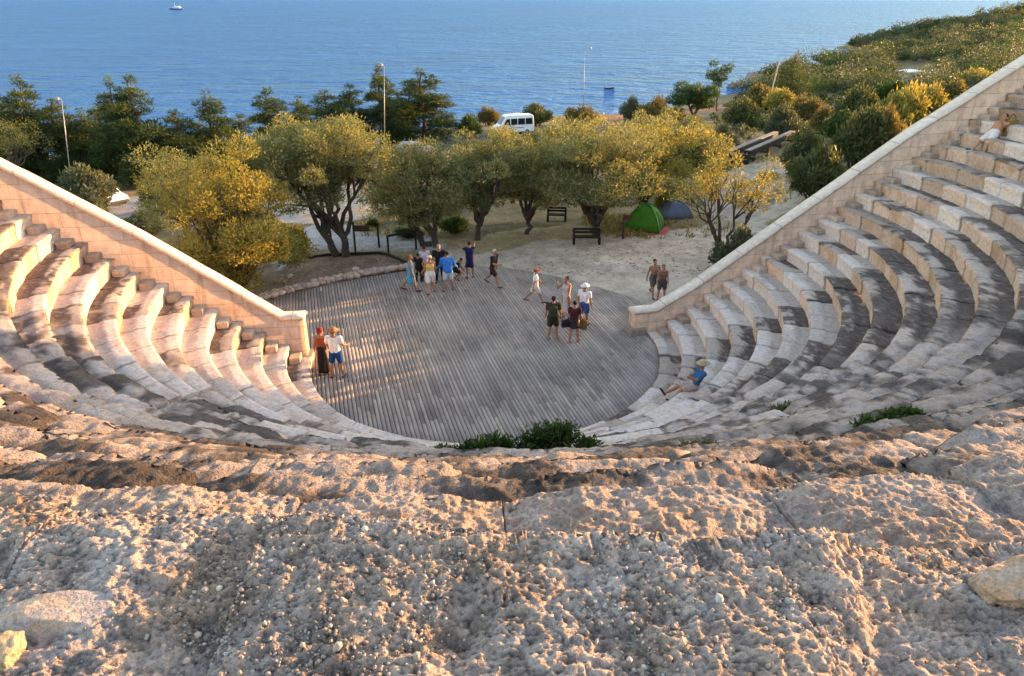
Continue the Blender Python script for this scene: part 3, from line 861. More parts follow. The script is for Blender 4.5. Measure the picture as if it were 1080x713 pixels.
# ---- olives: each in the photo has its own crown
OL = [  # u, v base, width, v top, trunk share, lean, stems, palette, leaves, label
 (256, 312, 146, 150, .10, (0, 0), 1, PAL_GOLD, 52000, 'big round golden olive tree glowing behind the left wall, leafy to the ground'),
 (198, 252, 92, 150, .22, (0, 0), 1, PAL_OLIVE, 15000, 'grey green olive tree half hidden behind the big golden one'),
 (360, 271, 132, 108, .27, (-.5, 0), 2, PAL_OLIVE, 44000, 'tall olive tree with two dark stems rising from the bare brown soil bed'),
 (456, 260, 108, 150, .24, (-.7, 0), 2, PAL_OLIVE, 32000, 'wide olive tree with a forked trunk right behind the group of people on the deck'),
 (502, 253, 88, 132, .24, (.5, .2), 1, PAL_OLIVE, 20000, 'olive tree with a slanting trunk behind the woman in the navy dress'),
 (557, 246, 70, 138, .24, (0, 0), 1, PAL_OLIVE, 20000, 'slim straight olive tree in the dry grass between the navy dressed woman and the bench'),
 (629, 250, 128, 120, .2, (-.1, 0), 1, PAL_OLIVE, 44000, 'broad dense olive tree shading the bench beside the brown trail post'),
 (674, 229, 88, 128, .2, (.3, 0), 1, PAL_GOLD, 26000, 'golden olive tree standing right behind the green tent'),
 (712, 203, 78, 118, .34, (.5, .3), 1, PAL_OLIVE, 15000, 'olive tree with a bent dark trunk in the pale clearing beyond the tents'),
 (424, 236, 66, 166, .40, (0, 0), 1, PAL_OLIVE, 9000, 'small shaded olive tree behind the black handrail'),
 (540, 214, 76, 130, .36, (0, 0), 1, PAL_GOLD, 10000, 'small golden olive tree just below the white minibus'),
 (598, 212, 70, 126, .34, (0, 0), 1, PAL_OLIVE, 9000, 'small olive tree behind the farther of the two dark benches'),
 (690, 176, 56, 116, .30, (0, 0), 1, PAL_OLIVE, 7000, 'small pale olive tree between the golden one and the round dark tree by the sea'),
]
for i, (u, v, wp, vt, ts, lean, st, pal, n, lab) in enumerate(OL):
    g, W, Hh = fit(u, v, wp, vt); W *= 1.1 if i > 2 else 1.0
    m = olive_variant(400 + i, W, Hh, Hh * ts * (.62 if i < 3 else .5), lean, st, 44 if n > 15000 else 26, n, pal, .15 if g.y < 45 else .2, low=.1, skirt=20 if i < 2 else 0)
    plant('olive_tree', m, (M_OLIVE, M_BARK), g, 1, 0, lab, 'olive tree', 'olive trees below the theatre')

# ---- pines along the road: shared meshes, each its own size and turn
PV = [pine_variant(500 + i, 5.2, 11.5, 19000, .06 if i != 2 else .12, .0 if i != 2 else .4) for i in range(4)]
PN = [  # u, v base, width, v top, variant, label
 (4, 190, 58, 118, 0, 'low dark pine cut by the left edge of the photo'),
 (22, 192, 56, 98, 1, 'dark pine at the far left, second from the edge'),
 (46, 193, 56, 76, 2, 'tall ragged pine just left of the leaning white lamp post'),
 (78, 194, 58, 100, 3, 'rusty tipped dark pine just right of the leaning white lamp post'),
 (103, 195, 48, 112, 0, 'short dark pine between the rusty tipped one and the tallest pair'),
 (138, 197, 46, 78, 2, 'tall pointed pine, left one of the tallest pair'),
 (160, 197, 56, 75, 1, 'bushy bright topped pine, right one of the tallest pair'),
 (122, 186, 50, 104, 3, 'dark pine standing behind the tallest pair'),
 (196, 194, 54, 112, 3, 'round topped dark pine right of the tallest pair'),
 (232, 190, 52, 94, 0, 'grey tipped pointed pine above the big golden olive'),
 (262, 184, 46, 118, 1, 'small dark pine in a gap with the sea behind it'),
 (292, 176, 56, 90, 2, 'dark spreading pine standing apart against the sea'),
 (322, 168, 44, 100, 0, 'dark pine left of the tall two stemmed olive crown'),
 (348, 160, 46, 92, 3, 'dark pine peeping above the tall two stemmed olive crown'),
 (374, 156, 50, 86, 1, 'warm brown topped pine left of the thin grey lamp post'),
 (405, 152, 42, 66, 2, 'slender ragged pine right behind the thin grey lamp post'),
 (446, 150, 62, 70, 2, 'open branched pine with golden foliage and a bare lower trunk'),
 (424, 154, 40, 96, 3, 'short golden pine between the slender and the open branched one'),
]
for i, (u, v, wp, vt, k, lab) in enumerate(PN):
    g, W, Hh = fit(u, v, wp, vt)
    plant('pine_tree', PV[k], (M_PINE, M_PBARK), g, (W / 5.2 * 1.12, W / 5.2 * 1.12, Hh / 11.9), i * 1.7, lab, 'pine tree', 'pines along the shore road')

# ---- single trees and shrubs of the right half
BV = {k: [bush_variant(600 + 10 * i + q, 7000, p, .12, 19) for q in range(2)] for i, (k, p) in enumerate([('scrub', PAL_SCRUB), ('gold', PAL_GOLD), ('green', PAL_GREEN), ('rust', PAL_RUST), ('grey', PAL_GREY)])}
SH = [  # u, v base, width, v top, palette, label
 (90, 224, 76, 172, 'grey', 'silvery shrub in front of the parked cars beyond the left wall'),
 (80, 180, 26, 164, 'gold', 'small yellow bush at the foot of the leaning white lamp post'),
 (105, 232, 26, 206, 'grey', 'small pale bush just over the left wall under the parked cars'),
 (148, 246, 60, 222, 'grey', 'low grey green shrub over the left wall below the car park'),
 (168, 222, 46, 186, 'green', 'dark green shrub at the right end of the car park'),
 (311, 270, 46, 230, 'gold', 'small olive green shrub at the right flank of the big golden tree'),
 (495, 146, 30, 117, 'green', 'dark green bush left of the white minibus'),
 (516, 132, 28, 109, 'rust', 'thin brown bush behind the front of the white minibus'),
 (566, 132, 38, 106, 'scrub', 'round dark bush right behind the white minibus'),
 (612, 140, 46, 106, 'rust', 'brownish bush at the foot of the tallest thin lamp post'),
 (667, 128, 28, 100, 'grey', 'grey bush on the shore near the small dark dinghy'),
 (690, 132, 40, 96, 'rust', 'brown and golden bush beside the round dark tree by the sea'),
 (706, 128, 30, 108, 'gold', 'small golden bush below the round dark tree by the sea'),
 (738, 180, 40, 126, 'gold', 'golden bush at the upper edge of the pale clearing'),
 (758, 160, 38, 128, 'grey', 'grey brown bush left of the long dark beams'),
 (782, 138, 46, 100, 'scrub', 'olive green bush above the long dark beams'),
 (800, 116, 44, 84, 'rust', 'orange topped bush at the foot of the short leaning post'),
 (824, 118, 40, 88, 'gold', 'golden bush right of the short leaning post'),
 (822, 148, 44, 108, 'grey', 'grey green bush directly above the far end of the long beams'),
 (848, 134, 44, 94, 'rust', 'rusty golden bush above the large green bush by the wall'),
 (868, 140, 36, 106, 'rust', 'small orange bush between two golden ones on the slope'),
 (845, 190, 46, 130, 'scrub', 'tall olive bush standing behind the large green bush by the wall'),
 (862, 212, 70, 146, 'scrub', 'large green and brown bush right beside the right wall'),
 (884, 150, 40, 112, 'green', 'dark green bush left of the golden thicket'),
 (902, 178, 60, 104, 'scrub', 'dark olive thicket bush leaning over the right wall'),
 (900, 132, 50, 84, 'scrub', 'olive bush at the top of the thicket under the white roofed hut'),
 (926, 170, 60, 100, 'rust', 'brown golden bush of the thicket right behind the wall coping'),
 (944, 146, 58, 78, 'gold', 'golden bush just below the white roofed hut'),
 (938, 118, 46, 80, 'green', 'dark bush at the left corner of the white roofed hut'),
 (975, 130, 56, 80, 'gold', 'golden bush in the thicket behind the middle of the right wall'),
 (1000, 112, 54, 78, 'rust', 'orange brown bush near the upper end of the right wall'),
 (1026, 98, 50, 68, 'gold', 'last golden bush before the wall leaves the photo'),
 (776, 288, 60, 236, 'grey', 'sage green bush at the foot of the sparse orange tree'),
 (700, 226, 26, 196, 'gold', 'small yellow bush between the green tent and the blue one'),
 (430, 250, 34, 238, 'green', 'low dark bush behind the black handrail'),
 (480, 246, 40, 226, 'green', 'dark low shrub between the forked and the slanting olive'),
 (393, 240, 16, 230, 'green', 'tiny dark shrub beside the wooden sign'),
]
for i, (u, v, wp, vt, k, lab) in enumerate(SH):
    g, W, Hh = fit(u, v, wp, vt); W = max(W, .9 * Hh)
    plant('shrub', BV[k][i % 2], (M_LEAF, M_BARK), g, (W / 2.0, W / 2.0, Hh / 1.22), i * 2.1, lab, 'shrub', 'shrubs round the theatre', ('stems', 'foliage'))

g, W, Hh = fit(731, 128, 58, 90)
plant('round_tree', olive_variant(700, W, Hh, Hh * .18, n=12000, pal=PAL_GREEN, leaf=.3, nl=16), (M_LEAF, M_BARK), g, 1, 0, 'round dark green tree on the shore left of the feathery poplar', 'tree')
g, W, Hh = fit(755, 118, 28, 62)
plant('poplar_tree', olive_variant(701, W, Hh, Hh * .3, n=2600, pal=PAL_GREEN, leaf=.34, nl=11), (M_LEAF, M_BARK), g, 1, 0, 'thin feathery tree with sparse leaves standing against the sea', 'tree')
g, W, Hh = fit(832, 112, 44, 56)
plant('shore_pine', pine_variant(702, W, Hh, 9000, .12), (M_PINE, M_PBARK), g, 1, 0, 'grey green pine near the rocky shore right of the short leaning post', 'pine tree')

# sparse tree with few orange leaves
def sparse_tree(u, v, wp, vt, seed, n, label, pal):
    g, W, Hh = fit(u, v, wp, vt); rng = np.random.default_rng(seed); mb = MB(); lobes = []
    r0 = W * .02
    for s, (lx, ly) in enumerate([(-.34, .1), (.16, 0), (.38, -.1), (-.1, .2), (-.45, -.1)]):
        knee = np.array([lx * W * .45, ly * W, Hh * rng.uniform(.32, .45)])
        mb.tube(crooked((0, 0, -.2), knee, rng, 5, .13), list(np.linspace(r0 * 1.25, r0 * .6, 6)), 7)
        for q in range(5):
            e = knee + np.array([lx * W * .35 + rng.normal(0, .13 * W), rng.normal(0, .13 * W), rng.uniform(.18, .55) * Hh]); e[2] = min(e[2], Hh * .95)
            mb.tube(crooked(knee, e, rng, 4, .16), list(np.linspace(r0 * .5, r0 * .1, 5)), 5)
            for z in range(3):
                f = e + rng.normal(0, .09 * W, 3); mb.tube([e * .7 + knee * .3, f], [r0 * .14, r0 * .05], 4); r = W * rng.uniform(.06, .12); lobes.append((*f, r, r, r * .8, rng.random()))
    return plant('sparse_tree', (crown_mesh('crown', lobes, n, .15, .06, pal, rng, shell=.1), mb.mesh('trunk')), (M_LEAF, M_BARK), g, 1, 0, label, 'tree')
sparse_tree(762, 270, 98, 176, 720, 4600, 'sparse crooked tree with thin orange leaves between the right wall and the blue tent', PAL_GOLD)
sparse_tree(12, 206, 92, 132, 721, 5200, 'half bare tree with yellow leaves over the upper end of the left wall', PAL_GOLD)

# ---- scrub covering the headland: nobody could count it
CLEAR = [(700, 215), (735, 222), (752, 178), (775, 165), (786, 150), (830, 140), (845, 152), (842, 178), (872, 196), (880, 215), (830, 250), (760, 290), (700, 260)]
def headland_scrub():
    rng = np.random.default_rng(740); V = []; Fq = []; C = []; k = 0; cnt = 0
    tries = 0
    while cnt < 1900 and tries < 60000:
        tries += 1
        u, v = (rng.uniform(770, 1085), rng.uniform(3, 128)) if rng.random() < .8 else (rng.uniform(700, 1000), rng.uniform(100, 205))
        r = ray(u, v); t = rng.uniform(50, 560); x, y = r[0] * t, r[1] * t
        z = T1(x, y)
        if z < -11.3: continue
        d = x * 0 + y * cp + (H - z) * sp; pu, pv = 540 + F * x / d, 356.5 - F * (y * sp + (z - H) * cp) / d
        if pu < 700 or pu > 1100 or pv > 205 or pv < -4: continue
        if pv > 112 and (rng.random() < .35 or inside(CLEAR, np.array([pu]), np.array([pv]))[0]): continue
        if pu < 775 and pv < 112: continue
        if abs(pu - 963) < 26 and 66 < pv < 92 : continue
        R_ = float(np.clip(rng.lognormal(math.log(1.25), .42), .5, 3.2)) * (1 + d / 330)
        if pv > 100: R_ = rng.uniform(.35, .9)
        lob = []
        tone = rng.random() * .8
        for q in range(4): lob.append((x + rng.normal(0, .5) * R_ * .8, y + rng.normal(0, .5) * R_ * .8, z + R_ * rng.uniform(.3, .8), R_ * .6, R_ * .6, R_ * .5, tone))
        p = [PAL_SCRUB, PAL_GREY, PAL_GREEN, PAL_SCRUB, PAL_GREY][int(rng.integers(5))]
        n = int(190 * min(2.2, max(.4, R_ / 1.6)))
        a, b, c = leaves(lob, n, .24 * (1 + d / 260), .17 * (1 + d / 260), p, rng, shell=.6, jit=.15)
        V.append(a); Fq.append(b + k); C.append(c); k += len(a); cnt += 1
    o = link('headland_scrub', np_mesh('headland_scrub', np.concatenate(V), np.concatenate(Fq), np.concatenate(C)), M_LEAF); tag(o, kind='stuff')
headland_scrub()

# ---- dry grass on the ground under the trees
def dry_grass():
    rng = np.random.default_rng(750); V = []; C = []
    areas = [(480, 700, 205, 252, 2600), (700, 880, 165, 250, 1100), (60, 300, 215, 300, 900), (380, 560, 190, 250, 1400), (740, 900, 120, 190, 1500), (300, 560, 140, 190, 900)]
    for u0, u1, v0, v1, n in areas:
        for i in range(n):
            g = ground(rng.uniform(u0, u1), rng.uniform(v0, v1))
            if vnoise(np.array([[g.x * .35, g.y * .35, 3.0]]), 77)[0] < -.05: continue
            h = rng.uniform(.1, .34)
            for q in range(4):
                a = rng.uniform(0, 6.283); b = np.array([g.x + rng.normal(0, .12), g.y + rng.normal(0, .12), g.z - .02]); s = np.array([math.cos(a), math.sin(a), 0]) * .035
                tip = b + np.array([rng.normal(0, .1), rng.normal(0, .1), h]); V += [b - s, b + s, tip + s * .3, tip - s * .3]
                t = rng.uniform(.7, 1.3); c = (.30 * t, .23 * t, .10 * t) if rng.random() < .75 else (.12 * t, .13 * t, .05 * t); C += [c] * 4
    n = len(V) // 4
    tag(link('dry_grass', np_mesh('dry_grass', np.array(V), np.arange(4 * n).reshape(n, 4), np.array(C)), M_LEAF), kind='stuff')
dry_grass()
def leaf_litter():
    rng = np.random.default_rng(755); V = []; C = []
    for i in range(4200):
        g = ground(rng.uniform(330, 760), rng.uniform(205, 292)) if i % 4 else ground(rng.uniform(290, 440), rng.uniform(258, 300))
        a = rng.uniform(0, 6.283); s = rng.uniform(.025, .08); d = np.array([math.cos(a), math.sin(a), 0]) * s; e = np.array([-math.sin(a), math.cos(a), rng.uniform(-.3, .3)]) * s * .6; b = np.array(g) + [0, 0, .02]
        V += [b - d, b + e, b + d, b - e]; t = rng.uniform(.6, 1.3); C += [[(.16 * t, .10 * t, .05 * t), (.10 * t, .075 * t, .05 * t), (.42 * t, .36 * t, .29 * t)][int(rng.integers(3))]] * 4
    n = len(V) // 4; tag(link('leaf_litter', np_mesh('leaf_litter', np.array(V), np.arange(4 * n).reshape(n, 4), np.array(C)), M_LEAF), kind='stuff')
leaf_litter()

# ---- plants growing out of the seating
def proj(p):
    d = p[1] * cp + (H - p[2]) * sp; return 540 + F * p[0] / d, 356.5 - F * (p[1] * sp + (p[2] - H) * cp) / d
def tread_at(u, v, dmin=0):
    """point of the seating treads nearest to the camera that projects next to a pixel."""
    best = None
    for j in range(NROW - 1, -1, -1):
        G = ROWGRID[j]; npf = G.shape[1]; T_ = G[:, int(npf * .62):, :].reshape(-1, 3)
        d = T_[:, 1] * cp + (H - T_[:, 2]) * sp; uu = 540 + F * T_[:, 0] / d; vv = 356.5 - F * (T_[:, 1] * sp + (T_[:, 2] - H) * cp) / d
        e = (uu - u) ** 2 + (vv - v) ** 2; e[d < 1] = 1e9; k = int(np.argmin(e))
        if best is None or e[k] < best[0] - 4: best = (e[k], Vector(T_[k]), j)
    return best[1], best[2]
def weed(u, v, wpx, hpx, seed, n, label, leaf=.09, pal=PAL_GREEN):
    p, j = tread_at(u, v); W = size_at(p, wpx); Hh = size_at(p, hpx) * 1.1; rng = np.random.default_rng(seed); lobes = []; mb = MB()
    th = math.atan2(p.y - CY, p.x - CX); tv = np.array([-math.sin(th), math.cos(th), 0])
    for i in range(22):
        s = (i + rng.uniform(0, 1)) / 22 - .5; h = Hh * (1 - (abs(s) * 1.7) ** 2 * .8) * rng.uniform(.55, 1.0); h = max(h, .12 if hpx > 20 else .05)
        c = tv * s * W + np.array([rng.normal(0, .05), rng.normal(0, .05), h * .55]); r = max(.09 if hpx > 20 else .05, h * .42)
        lobes.append((*c, max(r, W * .07), r, h * .5, rng.random())); mb.tube(crooked((c[0] * .8, c[1] * .8, -.1), c + [0, 0, h * .4], rng, 3, .1), [.014, .011, .008, .004], 4)
    root = tag(empty('wild_bush', p), label, 'plant')
    link('foliage', crown_mesh('foliage', lobes, n, leaf, leaf * .45, pal, rng, shell=.25, jit=.4), M_LEAF, root); link('stems', mb.mesh('stems'), M_BARK, root)
    print('weed', label[:30], tuple(round(q, 2) for q in p), j, round(W, 2), round(Hh, 2))
weed(545, 482, 165, 36, 760, 4600, 'dark green leafy bush growing on the lower seats in front of the deck')
weed(938, 444, 84, 6, 761, 700, 'long strip of green weeds on a worn seat row at the right')
weed(742, 478, 44, 7, 762, 500, 'small tuft of grey green weeds on the seats right of the leafy bush', pal=PAL_SCRUB)
weed(818, 436, 40, 5, 763, 300, 'small dull weed tuft between the seated man and the long green strip', pal=PAL_SCRUB)
# ------------------------------------------------------------------ objects on the ground
M_WHITE = plain('white_car_paint', (.72, .73, .74), .3, 0, .03, 2, .5)
M_SILVER = plain('silver_car_paint', (.50, .52, .54), .3, .3, .03, 2, .5)
M_BLUECAR = plain('blue_car_paint', (.03, .14, .34), .3, 0, .05, 2, .5)
M_GLASS = plain('dark_glass', (.012, .016, .02), .08, 0, .05, 2, .5)
M_RUBBER = plain('rubber', (.015, .015, .015), .8)
M_RIM = plain('rim_metal', (.4, .4, .42), .4, .8)
M_GREYP = plain('grey_plastic', (.06, .06, .065), .6)
M_REDL = plain('tail_light_red', (.35, .015, .012), .3)
M_LAMPG = plain('headlight_glass', (.6, .62, .65), .15)
M_POLE = plain('galvanised_pole', (.30, .295, .29), .45, .4)
M_WOOD = plain('dark_brown_timber', (.075, .042, .024), .8, 0, .25, 9)
M_BLACKW = plain('black_timber', (.018, .015, .013), .8, 0, .2, 9)
M_PALEW = plain('pale_timber', (.42, .35, .29), .8, 0, .15, 5)
M_GREYW = plain('weathered_boards', (.24, .20, .165), .85, 0, .2, 5)
M_GREEN = plain('green_tent_cloth', (.035, .20, .012), .7, 0, .12, 3)
M_GREEND = plain('dark_green_tent_cloth', (.02, .11, .012), .7, 0, .12, 3)
M_PINK = plain('pink_groundsheet', (.52, .075, .085), .7, 0, .1, 3)
M_BLUET = plain('grey_blue_tent_cloth', (.10, .13, .18), .75, 0, .15, 3)
M_BOATW = plain('white_hull_paint', (.75, .74, .74), .35)
M_BOATB = plain('blue_hull_paint', (.04, .10, .32), .4)
M_DARKH = plain('dark_hull_paint', (.03, .04, .05), .6)
M_ROOFW = plain('white_sheet_roof', (.75, .74, .70), .5)
M_PLAST = plain('hut_plaster', (.42, .33, .24), .9)
M_ROCK = None

def loft(mb, sections, mi=0):
    """closed skin over sections, each a list of the same number of points."""
    n = len(sections[0]); V = [p for s in sections for p in s]; Fs = []
    for i in range(len(sections) - 1):
        for k in range(n): Fs.append((i * n + k, i * n + (k + 1) % n, (i + 1) * n + (k + 1) % n, (i + 1) * n + k))
    Fs += [tuple(reversed(range(n))), tuple(range((len(sections) - 1) * n, len(sections) * n))]
    mb.add(V, Fs, mi)

def wheel(root, x, y, r, w):
    rot = Matrix.Rotation(math.pi / 2, 3, 'X')
    mb = MB(); mb.lathe([(r * .6, -w / 2), (r * .94, -w / 2), (r, -w * .3), (r, w * .3), (r * .94, w / 2), (r * .6, w / 2)], 18, (x, y, r), M=rot)
    t = mb.build('wheel', M_RUBBER, root, True)
    mb = MB(); mb.lathe([(r * .62, -w * .46), (r * .5, -w * .52), (r * .15, -w * .5), (r * .15, w * .5), (r * .5, w * .52), (r * .62, w * .46)], 18, (x, y, r), M=rot)
    mb.build('rim', M_RIM, t, True)

def vehicle(name, label, loc, rz, prof, width, paint, wheels, wr, side_windows, front_glass, rear_glass=None, lights=(), tail=(), extra=None, cat='car'):
    """prof: side outline (x, z) with the nose at +x. Panels are let in a little proud of the body."""
    root = tag(empty(name, loc, rz), label, cat)
    # body narrowed towards the roof
    zmax = max(z for _, z in prof); zb = zmax * .52
    secs = []
    def wid(z): return width / 2 * (1 - .16 * max(0, (z - zb) / (zmax - zb)))
    n = len(prof); V = []; Fs = []
    rows = [(-1.0, .0), (-.93, .02), (.93, .02), (1.0, .0)]
    for q, ins in ((-1, .05), (-.94, 0), (.94, 0), (1, .05)):
        cx_, cz_ = sum(p[0] for p in prof) / n, sum(p[1] for p in prof) / n
        for x, z in prof:
            xx = cx_ + (x - cx_) * (1 - ins * .35); zz = cz_ + (z - cz_) * (1 - ins * .6)
            V.append((xx, q * wid(z), zz))
    for i in range(3):
        for k in range(n): Fs.append((i * n + k, i * n + (k + 1) % n, (i + 1) * n + (k + 1) % n, (i + 1) * n + k))
    Fs += [tuple(range(n)), tuple(reversed(range(3 * n, 4 * n)))]
    MB().add(V, Fs).build('body', paint, root, bevel=.03)
    for x in wheels:
        for sgn in (-1, 1): wheel(root, x, sgn * (width / 2 - .10), wr, .2)
    for win in side_windows:
        for sgn in (-1, 1):
            mb = MB(); Vv = [(x, sgn * (wid(z) * 1.0 + .012), z) for x, z in win] + [(x, sgn * (wid(z) - .03), z) for x, z in win]
            m_ = len(win); mb.add(Vv, [tuple(range(m_)), tuple(reversed(range(m_, 2 * m_)))] + [(i, i + m_, (i + 1) % m_ + m_, (i + 1) % m_) for i in range(m_)])
            mb.build('side_window', M_GLASS, root)
    for nm, g in (('windscreen', front_glass), ('rear_window', rear_glass)):
        if not g: continue
        (x0, z0), (x1, z1) = g; o = .016 if nm == 'windscreen' else -.016
        mb = MB(); Vv = []
        for dx in (o, o - math.copysign(.04, o)):
            Vv += [(x0 + dx, -wid(z0) * .86, z0), (x0 + dx, wid(z0) * .86, z0), (x1 + dx, wid(z1) * .84, z1), (x1 + dx, -wid(z1) * .84, z1)]
        mb.add(Vv, [(0, 1, 2, 3), (7, 6, 5, 4)] + [(i, i + 4, (i + 1) % 4 + 4, (i + 1) % 4) for i in range(4)]); mb.build(nm, M_GLASS, root)
    for x, z in lights:
        for sgn in (-1, 1): MB().box((x, sgn * width * .36, z), (.1, .3, .16)).build('headlight', M_LAMPG, root, bevel=.03)
    for x, z in tail:
        for sgn in (-1, 1): MB().box((x, sgn * width * .42, z), (.06, .16, .34)).build('tail_light', M_REDL, root, bevel=.02)
    fx = max(p[0] for p in prof); bx = min(p[0] for p in prof)
    for nm, x in (('front_bumper', fx - .02), ('rear_bumper', bx + .02)): MB().box((x, 0, .42), (.16, width * .94, .22)).build(nm, M_GREYP, root, bevel=.04)
    if extra: extra(root, wid)
    return root

def van_extra(root, wid):
    for sgn in (-1, 1):
        mb = MB(); mb.box((1.62, sgn * 1.10, 1.32), (.12, .2, .28)); mb.build('wing_mirror', M_GREYP, root, bevel=.03)
        MB().box((.2, sgn * (wid(.8) + .008), .95), (2.9, .02, .07)).build('rub_strip', M_GREYP, root)
    MB().box((-.6, 0, 2.62), (1.1, .9, .16)).build('roof_vent', M_WHITE, root, bevel=.05)
g = ground(541, 141)
_v = vehicle('minibus', 'white high roofed minibus parked on the shore road among the trees', g + Vector((0, 0, .0)), R(180 + 20),
        [(-2.75, .35), (-2.8, 1.0), (-2.74, 2.3), (-2.62, 2.55), (1.0, 2.6), (1.35, 2.45), (2.1, 1.35), (2.72, 1.08), (2.82, .75), (2.8, .35)], 2.0, M_WHITE, (-1.75, 1.85), .34,
        [[(-2.55, 1.35), (-1.55, 1.35), (-1.55, 2.15), (-2.5, 2.15)], [(-1.42, 1.35), (-.42, 1.35), (-.42, 2.15), (-1.42, 2.15)], [(-.30, 1.35), (.62, 1.35), (.62, 2.15), (-.30, 2.15)], [(.75, 1.35), (1.72, 1.35), (1.25, 2.12), (.75, 2.15)]],
        ((2.06, 1.43), (1.40, 2.38)), ((-2.77, 1.3), (-2.74, 2.2)), [(2.74, .85)], [(-2.78, 1.2)], van_extra, 'minibus'); _v.scale = (.9, .9, .9)
CARP = [(-2.05, .3), (-2.08, .85), (-1.85, 1.05), (-1.35, 1.42), (-.2, 1.48), (.35, 1.40), (1.05, .98), (1.9, .82), (2.1, .6), (2.08, .3)]
CARW = [[(-1.45, 1.0), (-.5, 1.0), (-.5, 1.36), (-1.15, 1.34)], [(-.4, 1.0), (.75, .98), (.3, 1.32), (-.4, 1.37)]]
def car(u, v, rz, paint, label):
    vehicle('parked_car', label, ground(u, v), rz, CARP, 1.74, paint, (-1.3, 1.32), .31, CARW, ((1.0, 1.02), (.40, 1.36)), ((-1.80, 1.08), (-1.38, 1.40)), [(2.03, .66)], [(-2.05, .82)])
car(114, 214, R(-35), M_WHITE, 'white car with its bonnet showing at the right of the silvery shrub')
car(92, 211, R(-40), M_SILVER, 'silver car mostly hidden behind the silvery shrub beyond the left wall')
car(438, 164, R(10), M_BLUECAR, 'blue car half hidden behind the forked olive below the open branched pine')

# lamp posts
def lamp(u, v, utop, vtop, label, head=True, arm=None, thick=.045):
    g, W, Hh = fit(u, v, 10, vtop); r = ray(utop, vtop); top = Vector((r[0] * g.y / r[1], g.y, g.z + Hh)) - g
    root = tag(empty('lamp_post', g), label, 'lamp post')
    mb = MB(); mb.tube([(0, 0, -.2), (0, 0, .6)], [thick * 1.9, thick * 1.6], 10); mb.build('base', M_POLE, root, True)
    mb = MB(); mb.tube([(0, 0, .5), top * .5, top], [thick * 1.25, thick, thick * .75], 10); mb.build('pole', M_POLE, root, True)
    if arm is not None:
        mb = MB(); mb.tube([top, top + Vector((arm * .5, 0, .25)), top + Vector((arm, 0, .2))], [thick * .6] * 3, 8); mb.build('arm', M_POLE, root, True)
        e = top + Vector((arm, 0, .2))
        mb = MB(); mb.lathe([(.10, -.12), (.22, -.06), (.2, .03), (.06, .1)], 12, e); mb.build('lamp_head', M_POLE, root, True)
        MB().lathe([(.17, -.02), (.17, .0)], 12, e + Vector((0, 0, -.12))).build('lamp_glass', M_LAMPG, root, True)
    return root
lamp(77, 206, 65, 106, 'white leaning lamp post among the pines at the left', arm=-.35)
lamp(406, 172, 405, 70, 'thin grey lamp post in front of the slender ragged pine', arm=-.3, thick=.04)
lamp(615, 128, 617, 52, 'tall hair thin lamp post with a short arm standing against the sea', arm=.7, thick=.032)
def leaning_post():
    g, W, Hh = fit(811, 116, 8, 63); root = tag(empty('leaning_post', g), 'short pale leaning post above the orange topped bush at the right', 'post')
    MB().tube([(0, 0, -.3), (.1, 0, Hh * .5), (.62, 0, Hh)], [.13, .12, .10], 10).build('post', M_PALEW, root, True)
    MB().lathe([(.14, -.05), (.15, .02), (.05, .06)], 10, (.62, 0, Hh)).build('cap', M_POLE, root, True)
leaning_post()

# timber furniture of the grove
def bench(u0, u1, v, label, vt):
    a, b = ground(u0, v), ground(u1, v); m_ = (a + b) / 2; L = (b - a).length; rz = math.atan2(b.y - a.y, b.x - a.x)
    root = tag(empty('timber_bench', m_, rz), label, 'bench')
    for q in (-1, 1):
        mb = MB(); mb.box((q * L * .46, 0, .3), (.12, .5, .12)); mb.box((q * L * .46, -.2, .18), (.12, .1, .42)); mb.box((q * L * .46, .2, .36), (.12, .1, .8)); mb.build('leg', M_BLACKW, root, bevel=.012)
    for q in range(3): MB().box((0, -.17 + .17 * q, .385), (L, .14, .05)).build('seat', M_BLACKW, root, bevel=.01)
    for q in range(2): MB().box((0, .275, .55 + .17 * q), (L, .045, .12)).build('backrest', M_BLACKW, root, bevel=.01)
    return root
bench(604, 633, 257, 'long black timber bench under the broad dense olive', 245)
bench(577, 597, 233, 'farther small black bench in the dry grass behind the slim straight olive', 225)

def rail():
    a, b = ground(410, 269), ground(439, 263); d = b - a; hh = .95; root = tag(empty('handrail', a), 'black square handrail hoop beside the grey path behind the turquoise dress', 'handrail')
    MB().beam((0, 0, -.2), (0, 0, hh), .1, .1).build('post', M_BLACKW, root, bevel=.01)
    MB().beam((d.x, d.y, d.z - .2), (d.x, d.y, d.z + hh), .1, .1).build('post', M_BLACKW, root, bevel=.01)
    u_ = d.normalized() * .05; MB().beam((-u_.x, -u_.y, hh + .05), (d.x + u_.x, d.y + u_.y, d.z + hh + .05), .1, .1).build('top_rail', M_BLACKW, root, bevel=.01)
rail()
def post(u, v, vt, label, w=.1):
    g, W, Hh = fit(u, v, 8, vt); root = tag(empty('timber_post', g), label, 'post'); mb = MB(); mb.box((0, 0, Hh / 2 - .1), (w, w, Hh + .2)); mb.build('post', M_BLACKW, root, bevel=.012)
    MB().box((0, 0, Hh + .012), (w * 1.25, w * 1.25, .03)).build('cap', M_BLACKW, root, bevel=.006)
post(400, 261, 236, 'thin black post left of the handrail, under the small shaded olive')
post(350, 260, 238, 'thin black post just left of the two dark olive stems')
